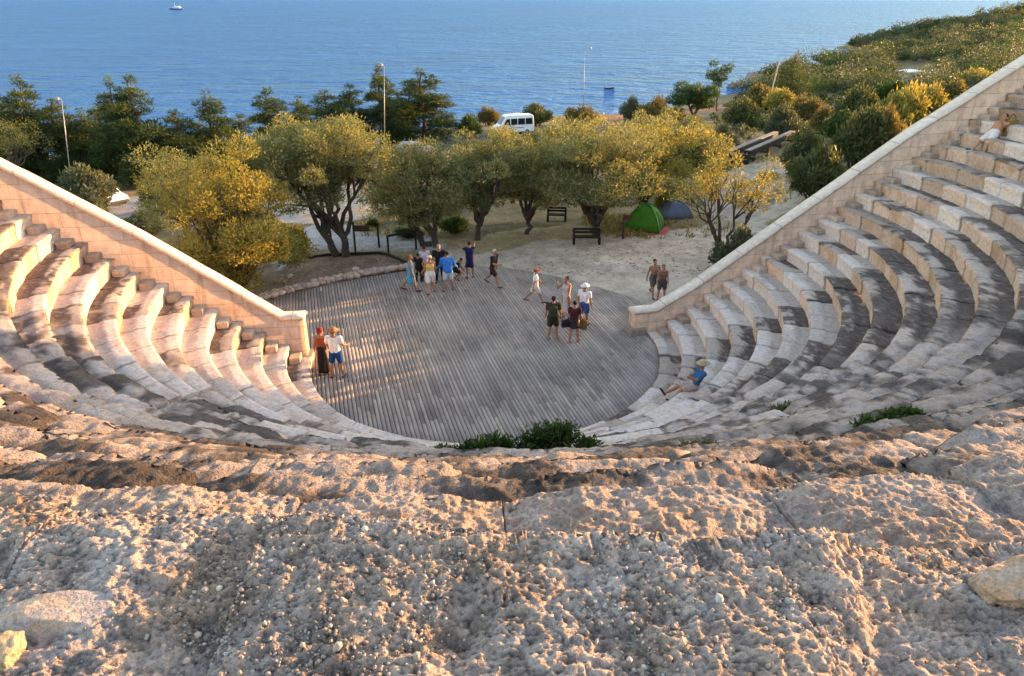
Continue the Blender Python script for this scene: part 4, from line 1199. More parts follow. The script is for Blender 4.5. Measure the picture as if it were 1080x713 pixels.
def sign(u, v, vt, label, boards):
    g, W, Hh = fit(u, v, 8, vt); root = tag(empty('trail_sign', g), label, 'sign'); MB().tube([(0, 0, -.2), (0, 0, Hh)], [.06, .055], 10).build('post', M_WOOD, root, True)
    for x, z, w_, h_ in boards: MB().box((x, -.075, Hh * z), (w_, .04, h_)).build('board', M_WOOD, root, bevel=.01)
sign(375, 266, 234, 'wooden post with a brown direction board beside the dark olive stems', [(.42, .8, .8, .32)])
sign(657, 252, 226, 'brown trail post with a small board left of the green tent', [(.2, .88, .42, .26)])

def edging():
    pts = [ground(u, v) for u, v in ((298, 278), (345, 270), (400, 268), (410, 270), (430, 279), (441, 283))]
    root = tag(empty('timber_edging', pts[0]), 'low dark timber edging between the brown soil bed and the grey path', 'edging')
    for a, b in zip(pts, pts[1:]):
        o = MB().beam(a + Vector((0, 0, .05)), b + Vector((0, 0, .05)), .1, .18).build('beam', M_BLACKW, root); o.matrix_parent_inverse = root.matrix_basis.inverted()
edging()

# tents
def dome_tent(name, label, loc, rz, L, Wd, Hh, mats, sheet=None):
    root = tag(empty(name, loc, rz), label, 'tent'); nu, nv = 20, 12
    def P(a, b):    # a, b in -1..1
        x, y = a * L / 2, b * Wd / 2; rr = max(abs(a), abs(b)); c = math.cos(rr * math.pi / 2)
        z = Hh * (max(0, 1 - rr ** 2.0)) ** .72 + .03 - .03 * abs(math.sin(3 * math.atan2(b, a))) * rr; return (x * (1 - .0 * c), y, max(.0, z))
    V = [P(-1 + 2 * i / nu, -1 + 2 * k / nu) for i in range(nu + 1) for k in range(nu + 1)]
    Fs = [(i * (nu + 1) + k, (i + 1) * (nu + 1) + k, (i + 1) * (nu + 1) + k + 1, i * (nu + 1) + k + 1) for i in range(nu) for k in range(nu)]
    mb = MB(); mb.add(V, Fs); o = mb.build('canopy', mats[0], root, True); s = o.modifiers.new('cloth', 'SOLIDIFY'); s.thickness = .015
    for dg in (1, -1):   # the two crossing poles in their sleeves
        pts = [Vector(P(t, t * dg)) + Vector((0, 0, .015)) for t in np.linspace(-1, 1, 17)]
        MB().tube(pts, .028, 6).build('pole_sleeve', mats[1], root, True)
    # door panel on the narrow right side, a little proud
    Vd = []
    for off in (.03, .0):
        for a, b in ((.955, -.34), (.955, .34), (.80, .26), (.62, .12), (.62, -.12), (.80, -.26)):
            p = Vector(P(a, b)); Vd.append(p + Vector((off * .8, 0, off * .6 + .012)))
    mb = MB(); mb.add(Vd, [tuple(range(6)), tuple(reversed(range(6, 12)))] + [(i, i + 6, (i + 1) % 6 + 6, (i + 1) % 6) for i in range(6)]); mb.build('door', mats[1], root)
    if sheet: pass
    return root
g = ground(682, 245); W = size_at(g, 38)
dome_tent('dome_tent', 'bright green dome tent pitched on a pink sheet', g + Vector((0, .75, .03)), R(-22), W * .98, 1.75, 1.38, (M_GREEN, M_GREEND))
mb = MB(); rngp = random.Random(3); q = []
for k in range(20):
    a = 2 * math.pi * k / 20; e = .28; q.append((math.copysign(abs(math.cos(a)) ** e, math.cos(a)) * 1.36 + rngp.uniform(-.05, .05), math.copysign(abs(math.sin(a)) ** e, math.sin(a)) * 1.2 + rngp.uniform(-.05, .05)))
mb.prism(q, 0, .03, 'Z'); o = mb.build('groundsheet', M_PINK); o.location = g + Vector((-.12, .25, .0)); o.rotation_euler = (0, 0, R(-20)); tag(o, 'pink ground sheet spread out under the green dome tent', 'ground sheet')
g2 = ground(712, 231)
dome_tent('dome_tent', 'low grey blue tent half hidden behind the sparse orange tree', g2 + Vector((0, .6, 0)), R(20), 1.8, 1.6, .95, (M_BLUET, M_BLUET))

# long beams on trestles beside the clearing
def long_beams():
    a, b = ground(787, 172), ground(834, 150); d = b - a; L = d.length; rz = math.atan2(d.y, d.x)
    root = tag(empty('beam_stack', a, rz), 'two very long dark beams with greyish tops lying on trestles beside the pale clearing', 'timber beams')
    sl = d.z / L
    for y, z in ((0, .75), (1.5, .55)):
        MB().beam((0, y, z), (L, y, z + d.z), .55, .42).build('beam', M_BLACKW, root, bevel=.03)
        MB().beam((-.1, y, z + .25), (L + .1, y, z + .25 + d.z), .44, .07).build('top_board', M_GREYW, root, bevel=.01)
    for k in range(4):
        x = L * (.06 + .29 * k); mb = MB()
        mb.box((x, .75, .28 + sl * x), (.22, 2.4, .16))
        for y in (-.3, .75, 1.8): mb.box((x, y, .0 + sl * x), (.18, .18, .62))
        mb.build('trestle', M_WOOD, root, bevel=.01)
    MB().box((-.35, .7, .36), (.5, 2.0, .75)).build('end_block', M_BLACKW, root, bevel=.03)
long_beams()

# white roofed hut on the slope
def hut():
    g = ground(962, 84); w_ = size_at(g, 25); root = tag(empty('hut', g, R(8)), 'small hut with a flat white roof among the scrub on the headland', 'hut')
    d_ = w_ * .8; h_ = w_ * .30
    MB().box((0, 0, h_ / 2 - .5), (w_ * .86, d_ * .86, h_ + 1)).build('wall', M_PLAST, root)
    mb = MB(); mb.prism([(-w_ / 2, h_ + .05), (w_ / 2, h_ + .05), (w_ / 2, h_ + .22), (0, h_ + .5), (-w_ / 2, h_ + .22)], -d_ / 2, d_ / 2, 'Y'); mb.build('roof', M_ROOFW, root, bevel=.03)
    for x in (-.22, .22): 
        f = MB().box((x * w_, -d_ * .43 - .03, h_ * .55), (w_ * .16, .08, h_ * .4)).build('window', M_PALEW, root); MB().box((x * w_, -d_ * .43 - .075, h_ * .55), (w_ * .13, .03, h_ * .33)).build('pane', M_GLASS, f)
    MB().box((0, -d_ * .43 - .03, h_ * .4), (w_ * .13, .08, h_ * .8)).build('door', M_WOOD, root)
    for x in (-1, 1): MB().beam((x * w_ * .46, -d_ * .47, -.6), (x * w_ * .46, -d_ * .47, h_ + .05), .16, .16).build('post', M_PALEW, root)
hut()

# boats
def hull(L, B, D, mats, root, sheer=.18):
    secs = []; lower = []
    for t in np.linspace(0, 1, 15):
        x = (t - .5) * L; w_ = B / 2 * (min(1, .72 + t * 1.2) if t < .4 else (1 - ((t - .4) / .6) ** 2.2)); w_ = max(w_, .015 * B); s = D * (.8 + sheer * 2.2 * (t - .35) ** 2 + (.25 * t ** 4))
        k = -.35 * D * (1 - .9 * t ** 5)
        secs.append([(x, -w_, s), (x, -w_ * .92, s * .45), (x, -w_ * .55, k * .6), (x, 0, k), (x, w_ * .55, k * .6), (x, w_ * .92, s * .45), (x, w_, s), (x, w_ * .88, s - .04 * D), (x, 0, s - .06 * D), (x, -w_ * .88, s - .04 * D)])
    mb = MB(); loft(mb, secs); return mb.build('hull', mats, root, True)
p = on_z(186, 10, SEA)
root = tag(empty('excursion_boat', p, R(176), 1), 'white and blue excursion boat far out on the sea at the upper left', 'boat')
hull(36, 8.5, 3.4, M_BOATB, root)
MB().box((-2, 0, 4.6), (19, 6.2, 3.0), taper=.94).build('cabin', M_BOATW, root, bevel=.2)
MB().box((-3.5, 0, 6.9), (12, 5.2, 1.6), taper=.9).build('upper_cabin', M_BOATW, root, bevel=.2)
for k in range(6): 
    for s in (-1, 1): MB().box((-9 + 2.8 * k, s * 3.06, 4.9), (1.7, .1, 1.0)).build('window', M_GLASS, root)
MB().tube([(2, 0, 7), (2, 0, 15)], [.22, .12], 8).build('mast', M_BOATW, root, True)
MB().tube([(14.5, 0, 3.6), (20.5, 0, 5.2)], [.2, .12], 8).build('bowsprit', M_BOATW, root, True)
p = on_z(643, 94, SEA)
root = tag(empty('dinghy', p, R(8)), 'tiny dark dinghy floating off the shore', 'boat')
hull(3.0, 1.2, .5, M_DARKH, root, .3)
for x in (-.6, .3): MB().box((x, 0, .34), (.24, 1.0, .05)).build('thwart', M_WOOD, root)
MB().box((-1.55, 0, .45), (.22, .3, .55)).build('outboard_motor', M_GREYP, root, bevel=.04)

# ------------------------------------------------------------------ loose stones
def rock_mesh(seed, sub=4, rough=.28, col=(.45, .34, .26), col2=(.3, .25, .21), fine=.05):
    bm = bmesh.new(); bmesh.ops.create_icosphere(bm, subdivisions=sub, radius=1); V = np.array([v.co[:] for v in bm.verts]); Fs = np.array([[v.index for v in f.verts] for f in bm.faces]); bm.free()
    rng = np.random.default_rng(seed); o = rng.uniform(0, 50, 3)
    for k in range(9):     # cleave flat faces
        n = rng.normal(size=3); n /= np.linalg.norm(n); dd = V @ n; lim = rng.uniform(.55, .85); V = V - np.maximum(dd - lim, 0)[:, None] * n * .9
    V = V * (1 + rough * fbm(V * 1.3 + o, 3, seed) + fine * fbm(V * 6 + o, 4, seed + 3))[:, None]
    t = sstep(-.25, .3, fbm(V * 2.5 + o, 4, seed + 9))[:, None]; c = np.array(col) * (1 - t) + np.array(col2) * t
    return np_mesh('boulder', V, Fs, c, smooth=True)
def boulder(p, s, rz, seed, label, cat='boulder', name='boulder', tilt=0, **k):
    o = link(name, rock_mesh(seed, **k), M_STONE); o.location = p; o.scale = s; o.rotation_euler = (tilt, tilt * .6, rz); return tag(o, label, cat)
def terrace_at(u, v):
    G = TOPGRID[0].reshape(-1, 3); d = G[:, 1] * cp + (H - G[:, 2]) * sp; e = (540 + F * G[:, 0] / d - u) ** 2 + (356.5 - F * (G[:, 1] * sp + (G[:, 2] - H) * cp) / d - v) ** 2; e[d < .3] = 1e9
    return Vector(G[int(np.argmin(e))])
boulder(terrace_at(1066, 622) + Vector((0, 0, .03)), (.16, .12, .10), .4, 801, 'rounded orange boulder at the lower right edge of the terrace', sub=5, col=(.52, .33, .21), col2=(.50, .38, .29))
boulder(terrace_at(1005, 632) + Vector((0, 0, -.015)), (.17, .10, .045), -.35, 802, 'flat bluish white slab lying left of the orange boulder', 'stone slab', 'stone_slab', sub=5, col=(.56, .50, .46), col2=(.48, .40, .34), rough=.18)
boulder(terrace_at(58, 648) + Vector((0, 0, -.02)), (.20, .11, .06), .1, 803, 'smooth grey slab near the lower left corner', 'stone slab', 'stone_slab', sub=5, col=(.44, .37, .33), col2=(.52, .39, .29), rough=.18)
boulder(terrace_at(8, 690) + Vector((0, 0, .01)), (.075, .06, .055), .8, 804, 'small sunlit yellow boulder in the lower left corner', sub=5, col=(.56, .40, .24), col2=(.5, .36, .22))
for i, (u, v, w_, lab) in enumerate([(318, 274, 11, 'pale stone at the edge of the soil bed near the golden olive'), (306, 292, 9, 'lone pale stone on the brown soil close to the rubble kerb'), (375, 284, 10, 'flat pale stone on the soil bed in front of the dark olive stems')]):
    g = ground(u, v); s = size_at(g, w_) / 2; boulder(g + Vector((0, 0, s * .15)), (s, s * .7, s * .5), i, 810 + i, lab, 'stone', 'stone', sub=3, col=(.55, .5, .45), col2=(.45, .4, .36))
# shore rocks of the headland
for i, (u, v, w_, h_, lab) in enumerate([(778, 86, 20, 9, 'grey shore rock nearest the sparse poplar'), (792, 80, 26, 12, 'largest grey rock on the headland shore'), (806, 76, 20, 9, 'grey shore rock just left of the shore pine')]):
    r = ray(u, v + 5); t = (SEA - H) / r[2] * .99; p = Vector((r[0] * t, r[1] * t, SEA)); s = w_ * t / F / 2
    boulder(p, (s, s * .8, h_ * t / F * .8), i * 1.3, 820 + i, lab, 'rock', 'shore_rock', sub=5, col=(.30, .26, .235), col2=(.19, .165, .15), rough=.4, fine=.14)

# pebbles and stone chips lying in the hollows of the terrace
def pebbles():
    rng = np.random.default_rng(830); G, D = TOPGRID; P = G.reshape(-1, 3); Dd = D.ravel()
    ok = (np.abs(P[:, 0]) < 2.7) & (P[:, 1] > .9) & (P[:, 1] < 3.4) & (P[:, 2] > 9.4)
    idx = np.nonzero(ok)[0]; patch = sstep(-.05, .3, fbm(P[idx] * 2.3, 3, 831)); w_ = (sstep(.02, -.07, Dd[idx]) + .12) * (patch + .08); w_ /= w_.sum()
    k = rng.choice(idx, 5500, p=w_)
    bm = bmesh.new(); bmesh.ops.create_icosphere(bm, subdivisions=1, radius=1); B = np.array([v.co[:] for v in bm.verts]); Fb = np.array([[v.index for v in f.verts] for f in bm.faces]); bm.free()
    n = len(k); s = rng.lognormal(math.log(.0047), .42, n).clip(.002, .017); q = rng.normal(size=(n, 4)); q /= np.linalg.norm(q, axis=1)[:, None]
    a, b, c, d = q.T; Rm = np.stack([1 - 2 * (c * c + d * d), 2 * (b * c - a * d), 2 * (b * d + a * c), 2 * (b * c + a * d), 1 - 2 * (b * b + d * d), 2 * (c * d - a * b), 2 * (b * d - a * c), 2 * (c * d + a * b), 1 - 2 * (b * b + c * c)], 1).reshape(n, 3, 3)
    sh = B[None] * (1 + rng.normal(0, .16, (n, len(B), 1))) * rng.uniform(.55, 1.25, (n, 1, 3))
    V = np.einsum('nij,nkj->nki', Rm, sh) * s[:, None, None] + P[k][:, None] + np.stack([rng.normal(0, .003, n), rng.normal(0, .003, n), s * .45], 1)[:, None]
    Fs = (Fb[None] + (np.arange(n) * len(B))[:, None, None]).reshape(-1, 3)
    t = rng.random(n); pal = np.array([(.50, .44, .39), (.40, .33, .28), (.58, .54, .50), (.26, .22, .20), (.50, .40, .33)]); c = pal[rng.integers(0, 5, n)] * rng.uniform(.75, 1.2, n)[:, None]
    tag(link('pebbles', np_mesh('pebbles', V.reshape(-1, 3), Fs, np.repeat(c, len(B), 0)), M_STONE), kind='stuff')
pebbles()
# ------------------------------------------------------------------ people
def skin_mat():
    m = NT('skin_and_shoes'); c = m.n('Attribute', attribute_name='Col').outputs['Color']
    m.bsdf(Base_Color=c, Roughness=.6, Specular_IOR_Level=.3); return m.mat
M_SKIN = skin_mat()
_cloth = {}
def cloth(col):
    if col not in _cloth:
        m = NT('cloth'); n = m.noise(14, 4, .6, m.coord()); c = m.ramp(n, [(.3, tuple(q * .8 for q in col)), (.7, tuple(min(1, q * 1.12) for q in col))])
        m.bsdf(Base_Color=c, Roughness=.85, Specular_IOR_Level=.15, Normal=m.bump(n, .4, .03)); _cloth[col] = m.mat
    return _cloth[col]

def capsule(mb, a, b, ra, rb, n=10):
    a, b = Vector(a), Vector(b); d = b - a; L = d.length
    if L < 1e-5: mb.ball(a, ra, n, 7); return
    d.normalize(); ref = Vector((0, 0, 1)) if abs(d.z) < .9 else Vector((0, 1, 0)); s = d.cross(ref).normalized(); t = d.cross(s)
    V = []; rings = []
    for k in range(5): ph = math.pi / 2 * (1 - k / 4.0); rings.append((a - d * ra * math.sin(ph), max(ra * math.cos(ph), 1e-4)))
    for k in range(5): ph = math.pi / 2 * k / 4.0; rings.append((b + d * rb * math.sin(ph), max(rb * math.cos(ph), 1e-4)))
    for c, r in rings:
        for k in range(n): q = 2 * math.pi * k / n; V.append(c + (s * math.cos(q) + t * math.sin(q)) * r)
    m = len(rings); Fs = [(i * n + k, i * n + (k + 1) % n, (i + 1) * n + (k + 1) % n, (i + 1) * n + k) for i in range(m - 1) for k in range(n)]
    Fs += [tuple(reversed(range(n))), tuple(range((m - 1) * n, m * n))]; mb.add(V, Fs)

def fuse(mb, voxel, smooth=4):
    """one continuous surface round overlapping solids."""
    me = mb.mesh('tmp'); o = bpy.data.objects.new('tmp', me); COL.objects.link(o)
    r = o.modifiers.new('r', 'REMESH'); r.mode = 'VOXEL'; r.voxel_size = voxel
    s = o.modifiers.new('s', 'SMOOTH'); s.factor = .5; s.iterations = smooth
    dg = bpy.context.evaluated_depsgraph_get(); out = bpy.data.meshes.new_from_object(o.evaluated_get(dg), depsgraph=dg)
    bpy.data.objects.remove(o); bpy.data.meshes.remove(me)
    out.polygons.foreach_set('use_smooth', [True] * len(out.polygons)); return out

def rx(a): return Matrix.Rotation(a, 3, 'X')
def ry(a): return Matrix.Rotation(a, 3, 'Y')
def rzm(a): return Matrix.Rotation(a, 3, 'Z')

class Pose:
    """joints of a figure h metres tall that faces -Y; angles in degrees."""
    def __init__(s, h, female=False, torso=0, head=(0, 0), legs=((0, 0, 4), (0, 0, 4)), arms=((0, 8, 8, 0), (0, 8, 8, 0)), child=False):
        s.h = h; s.f = female; k = h
        sw = (.105 if female else .122) * k; hw = (.058 if female else .054) * k
        up = rx(R(torso)); s.pelvis = Vector((0, 0, 0)); s.up = up
        s.waist = s.pelvis + up @ Vector((0, 0, .105 * k)); s.chest = s.pelvis + up @ Vector((0, -.005 * k, .215 * k)); s.neck = s.pelvis + up @ Vector((0, .004 * k, .315 * k))
        hd = up @ rx(R(head[0])) @ rzm(R(head[1])); s.hm = hd; s.headc = s.neck + hd @ Vector((0, -.012 * k, .098 * k))
        s.hip = []; s.knee = []; s.ank = []; s.toe = []; s.sho = []; s.elb = []; s.wri = []; s.am = []
        for i, q in ((0, -1), (1, 1)):
            fwd, out, bend = legs[i]; hp = s.pelvis + up @ Vector((q * hw, 0, -.005 * k)) if torso < 30 else s.pelvis + Vector((q * hw, 0, 0))
            m = rx(R(-fwd)) @ ry(R(-q * out)); kn = hp + m @ Vector((0, 0, -.245 * k)); m2 = rx(R(-fwd + bend)) @ ry(R(-q * out)); an = kn + m2 @ Vector((0, .0, -.235 * k))
            s.hip.append(hp); s.knee.append(kn); s.ank.append(an); fm = rx(R(min(40, max(-35, (-fwd + bend) * .5)))) if abs(fwd) < 50 else m2
            s.toe.append((an, fm @ rzm(R(q * 10))))
            af, ao, eb, twist = arms[i]; sh = s.pelvis + up @ Vector((q * sw, 0, .292 * k)); a = up @ rx(R(-af)) @ ry(R(-q * ao)); el = sh + a @ Vector((0, 0, -.168 * k))
            a2 = a @ rzm(R(q * twist)) @ rx(R(-eb)); wr = el + a2 @ Vector((0, 0, -.15 * k)); s.sho.append(sh); s.elb.append(el); s.wri.append(wr); s.am.append(a2)
    def lowest(s): return min(min(a.z for a in s.ank) - .048 * s.h, s.pelvis.z - .07 * s.h)

def body_mesh(P, skin, shoe, hair_back=True):
    k = P.h; mb = MB(); fem = P.f
    tr = (.075 if fem else .083) * k
    for q in (-1, 1):
        v = P.up @ Vector((q * .035 * k, 0, 0)); capsule(mb, P.pelvis + v, P.waist + v * .8, .062 * k, .054 * k); capsule(mb, P.waist + v * .8, P.chest + v * 1.15, .054 * k, .066 * k); capsule(mb, P.chest + v * 1.15, P.chest + P.up @ Vector((q * .055 * k, 0, .05 * k)), .064 * k, .05 * k)
    for i in (0, 1):
        capsule(mb, P.neck - P.up @ Vector((0, 0, .02 * k)), P.sho[i], .034 * k, .036 * k)
        capsule(mb, P.sho[i], P.elb[i], .034 * k if not fem else .029 * k, .024 * k); capsule(mb, P.elb[i], P.elb[i] * .6 + P.wri[i] * .4, .024 * k, .025 * k); capsule(mb, P.elb[i] * .6 + P.wri[i] * .4, P.wri[i], .025 * k, .0155 * k)
        capsule(mb, P.hip[i], P.hip[i] * .55 + P.knee[i] * .45, .058 * k, .05 * k); capsule(mb, P.hip[i] * .55 + P.knee[i] * .45, P.knee[i], .05 * k, .034 * k)
        sh = P.ank[i] - P.knee[i]; back = Vector((0, .012 * k, 0)); mid = P.knee[i] + sh * .35 + back
        capsule(mb, P.knee[i], mid, .033 * k, .035 * k); capsule(mb, mid, P.ank[i], .035 * k, .02 * k)
        an, fm = P.toe[i]; heel = an + fm @ Vector((0, .022 * k, -.028 * k)); ball = an + fm @ Vector((0, -.085 * k, -.033 * k)); tip = an + fm @ Vector((0, -.12 * k, -.036 * k))
        capsule(mb, an, heel, .022 * k, .022 * k); capsule(mb, heel, ball, .022 * k, .021 * k); capsule(mb, ball, tip, .021 * k, .014 * k)
        # hand: palm, four unequal curled fingers, thumb from the side
        M = P.am[i]; w = P.wri[i]; q = -1 if i == 0 else 1
        pe = w + M @ Vector((0, -.004 * k, -.045 * k)); capsule(mb, w, pe + M @ Vector((0, .010 * k, 0)), .015 * k, .012 * k, 8); capsule(mb, w, pe - M @ Vector((0, .012 * k, 0)), .014 * k, .012 * k, 8)
        for f, ln in enumerate((.036, .042, .039, .030)):
            b0 = pe + M @ Vector((0, (-.018 + .012 * f) * k, -.006 * k)); b1 = b0 + M @ Vector((-q * .006 * k, (-.002 + .001 * f) * k, -ln * .5 * k)); b2 = b1 + M @ Vector((-q * .014 * k, 0, -ln * .42 * k))
            capsule(mb, b0, b1, .0058 * k, .0052 * k, 6); capsule(mb, b1, b2, .0052 * k, .0042 * k, 6)
        t0 = w + M @ Vector((-q * .004 * k, -.014 * k, -.016 * k)); t1 = t0 + M @ Vector((-q * .008 * k, -.016 * k, -.02 * k)); t2 = t1 + M @ Vector((-q * .006 * k, -.004 * k, -.018 * k)); capsule(mb, t0, t1, .008 * k, .0065 * k, 6); capsule(mb, t1, t2, .0065 * k, .005 * k, 6)
    capsule(mb, P.neck - P.up @ Vector((0, 0, .03 * k)), P.headc - P.hm @ Vector((0, -.008 * k, .03 * k)), .032 * k, .03 * k)
    hc = P.headc; mb.ball(hc + P.hm @ Vector((0, .006 * k, .012 * k)), (.046 * k, .056 * k, .056 * k), 16, 12, M=P.hm); mb.ball(hc + P.hm @ Vector((0, -.012 * k, -.026 * k)), (.036 * k, .042 * k, .044 * k), 14, 10, M=P.hm)
    capsule(mb, hc + P.hm @ Vector((0, -.05 * k, .008 * k)), hc + P.hm @ Vector((0, -.062 * k, -.014 * k)), .006 * k, .009 * k, 8)
    for q in (-1, 1): mb.ball(hc + P.hm @ Vector((q * .047 * k, .008 * k, -.004 * k)), (.006 * k, .011 * k, .017 * k), 8, 6, M=P.hm)
    for z, r in ((-.034, .0055), (-.042, .006)): capsule(mb, hc + P.hm @ Vector((-.012 * k, -.052 * k, z * k)), hc + P.hm @ Vector((.012 * k, -.052 * k, z * k)), r * k, r * k, 6)
    me = fuse(mb, .0085, 3)
    n = len(me.vertices); co = np.empty(n * 3, np.float32); me.vertices.foreach_get('co', co); co = co.reshape(n, 3)
    col = np.ones((n, 4), np.float32); col[:, :3] = skin
    loc = (co - np.array(hc)) @ np.array(P.hm)       # in the head's own frame
    k3 = k
    for q in (-1, 1):
        e = np.linalg.norm((loc - np.array([q * .018 * k3, -.048 * k3, .006 * k3])) / np.array([1.2, 2, .75]), axis=1) < .009 * k3; col[e, :3] = (.03, .02, .018)
        br = np.linalg.norm((loc - np.array([q * .019 * k3, -.05 * k3, .022 * k3])) / np.array([2.2, 2, .5]), axis=1) < .008 * k3; col[br, :3] = (.04, .028, .02)
    li = np.linalg.norm((loc - np.array([0, -.055 * k3, -.038 * k3])) / np.array([2.6, 2, .9]), axis=1) < .0085 * k3; col[li, :3] = np.array(skin) * np.array([.9, .5, .5])
    for i in (0, 1):
        an, fm = P.toe[i]; l2 = (co - np.array(an)) @ np.array(fm); m = (np.linalg.norm(l2 * np.array([1, .55, 1]), axis=1) < .085 * k) & (l2[:, 2] < -.012 * k); col[m, :3] = shoe
    a = me.color_attributes.new('Col', 'FLOAT_COLOR', 'POINT'); a.data.foreach_set('color', col.ravel()); return me

def garment(P, kind, slack=1.12):
    k = P.h; mb = MB(); f = slack
    def torso(z0, z1):
        for q in (-1, 1):
            v = P.up @ Vector((q * .036 * k, 0, 0))
            if z0: capsule(mb, P.pelvis + v + P.up @ Vector((0, 0, .01 * k)), P.waist + v, .064 * f * k, .058 * f * k)
            capsule(mb, P.waist + v, P.chest + v * 1.12, .058 * f * k, .066 * f * k); capsule(mb, P.chest + v * 1.12, P.chest + P.up @ Vector((q * .056 * k, 0, .05 * k)), .066 * f * k, .048 * f * k)
    if kind in ('shirt', 'vest', 'long_shirt', 'top'):
        torso(kind != 'top', 1)
        for i in (0, 1):
            if kind in ('shirt', 'long_shirt'): capsule(mb, P.neck - P.up @ Vector((0, 0, .035 * k)), P.sho[i], .034 * f * k, .040 * f * k)
            if kind == 'shirt': capsule(mb, P.sho[i], P.sho[i] * .42 + P.elb[i] * .58, .040 * f * k, .036 * f * k)
            if kind == 'long_shirt': capsule(mb, P.sho[i], P.elb[i], .040 * f * k, .031 * f * k); capsule(mb, P.elb[i], P.elb[i] * .2 + P.wri[i] * .8, .031 * f * k, .025 * f * k)
    if kind in ('shorts', 'trousers'):
        e = .72 if kind == 'shorts' else 1.0
        for q in (-1, 1): v = P.up @ Vector((q * .034 * k, 0, 0)); capsule(mb, P.pelvis + v - P.up @ Vector((0, 0, .01 * k)), P.pelvis + v + P.up @ Vector((0, 0, .065 * k)), .066 * f * k, .060 * f * k)
        for i in (0, 1):
            kn = P.hip[i] * (1 - e) + P.knee[i] * e; capsule(mb, P.hip[i], kn, .063 * f * k, (.052 if e < 1 else .042) * f * k)
            if e == 1: capsule(mb, P.knee[i], P.knee[i] * .1 + P.ank[i] * .9, .042 * f * k, .034 * f * k)
    return fuse(mb, .014, 3)

def skirt_mesh(P, z_top, z_hem, r_hem, seed=0, top_r=.088):
    """skirt or dress bottom: rings from the waist to a wavy open hem, with thickness."""
    k = P.h; n = 28; rings = []; rng = random.Random(seed); ph = rng.uniform(0, 6)
    mid = (P.knee[0] + P.knee[1]) / 2; V = []; m = 9
    for i in range(m):
        t = i / (m - 1); z = z_top + (z_hem - z_top) * t; r = (top_r + (r_hem - top_r) * t ** .8) * k; tz = min(1, max(0, -z / (.245)))
        c = Vector((mid.x * tz, mid.y * tz, z * k))
        for a in range(n):
            q = 2 * math.pi * a / n; w = 1 + .10 * t * math.sin(q * 7 + ph) + .05 * t * math.sin(q * 3 + ph * 2); V.append(c + Vector((math.cos(q) * r * w * 1.05, math.sin(q) * r * w * .82, .008 * k * t * math.sin(q * 4 + ph))))
    Fs = [(i * n + a, i * n + (a + 1) % n, (i + 1) * n + (a + 1) % n, (i + 1) * n + a) for i in range(m - 1) for a in range(n)]
    me = MB().add(V, Fs).mesh('skirt'); me.polygons.foreach_set('use_smooth', [True] * len(me.polygons)); return me

def person(label, foot, h, face, pose, clothes, skin=(.36, .20, .13), shoe=(.05, .04, .035), hair=(.03, .02, .015), hair_style='short', hat=None, female=False, seat=None, group=None):
    """foot: the point under the figure; face: compass angle in degrees the figure looks to (0 = towards the camera)."""
    P = Pose(h, female, **pose)
    root = tag(empty('person', (0, 0, 0)), label, 'person', group); k = h
    if seat is None:
        off = Vector((0, 0, -P.lowest())); mid = (P.ank[0] + P.ank[1]) / 2; off -= Vector((mid.x, mid.y, 0))
    else: off = Vector(seat)
    kids = [link('body', body_mesh(P, skin, shoe), M_SKIN, root)]
    for kind, col, *rest in clothes:
        if kind == 'skirt' or kind == 'dress_skirt':
            o = link('skirt', skirt_mesh(P, rest[0], rest[1], rest[2], len(label), rest[3] if len(rest) > 3 else .088), cloth(col), root); s = o.modifiers.new('cloth', 'SOLIDIFY'); s.thickness = .008
        else:
            o = link({'long_shirt': 'shirt', 'vest': 'top'}.get(kind, kind), garment(P, kind, rest[0] if rest else 1.12), cloth(col), root)
        kids.append(o)
    if hair_style != 'bald':
        mb = MB(); c = P.headc; mb.ball(c + P.hm @ Vector((0, .016 * k, .022 * k)), (.052 * k, .056 * k, .054 * k), 14, 10, M=P.hm)
        if hair_style == 'long': 
            for q in (-1, 0, 1): capsule(mb, c + P.hm @ Vector((q * .025 * k, .035 * k, .01 * k)), c + P.hm @ Vector((q * .032 * k, .05 * k, -.12 * k)), .032 * k, .02 * k)
        if hair_style == 'bun': mb.ball(c + P.hm @ Vector((0, .055 * k, .05 * k)), .03 * k, 10, 8)
        kids.append(link('hair', fuse(mb, .012, 2), cloth(hair), root))
    if hat:
        kind, col = hat; mb = MB(); c = P.headc + P.hm @ Vector((0, .004 * k, .03 * k))
        if kind == 'brim': mb.lathe([(.105 * k, -.004 * k), (.11 * k, .002 * k), (.06 * k, .008 * k), (.058 * k, .035 * k), (.048 * k, .055 * k), (.02 * k, .062 * k)], 20, c, M=P.hm, sy=1.1)
        elif kind == 'cap': mb.lathe([(.056 * k, -.012 * k), (.059 * k, .01 * k), (.05 * k, .038 * k), (.02 * k, .05 * k)], 18, c, M=P.hm, sy=1.12); mb.box(c + P.hm @ Vector((0, -.085 * k, -.008 * k)), (.08 * k, .075 * k, .008 * k), M=P.hm)
        elif kind == 'scarf': mb.ball(c + P.hm @ Vector((0, .008 * k, -.008 * k)), (.06 * k, .066 * k, .064 * k), 16, 12, M=P.hm); mb.ball(c + P.hm @ Vector((0, .055 * k, -.035 * k)), (.028 * k, .028 * k, .04 * k), 10, 8, M=P.hm)
        kids.append(mb.build('hat' if kind != 'scarf' else 'headscarf', cloth(col), root, True))
    for o in kids: o.location = off
    root.location = foot; root.rotation_euler = (0, 0, R(face))
    root['_'] = 1; del root['_']
    def world(v): return Vector(foot) + rzm(R(face)) @ (Vector(v) + off)
    P.world = world; return P

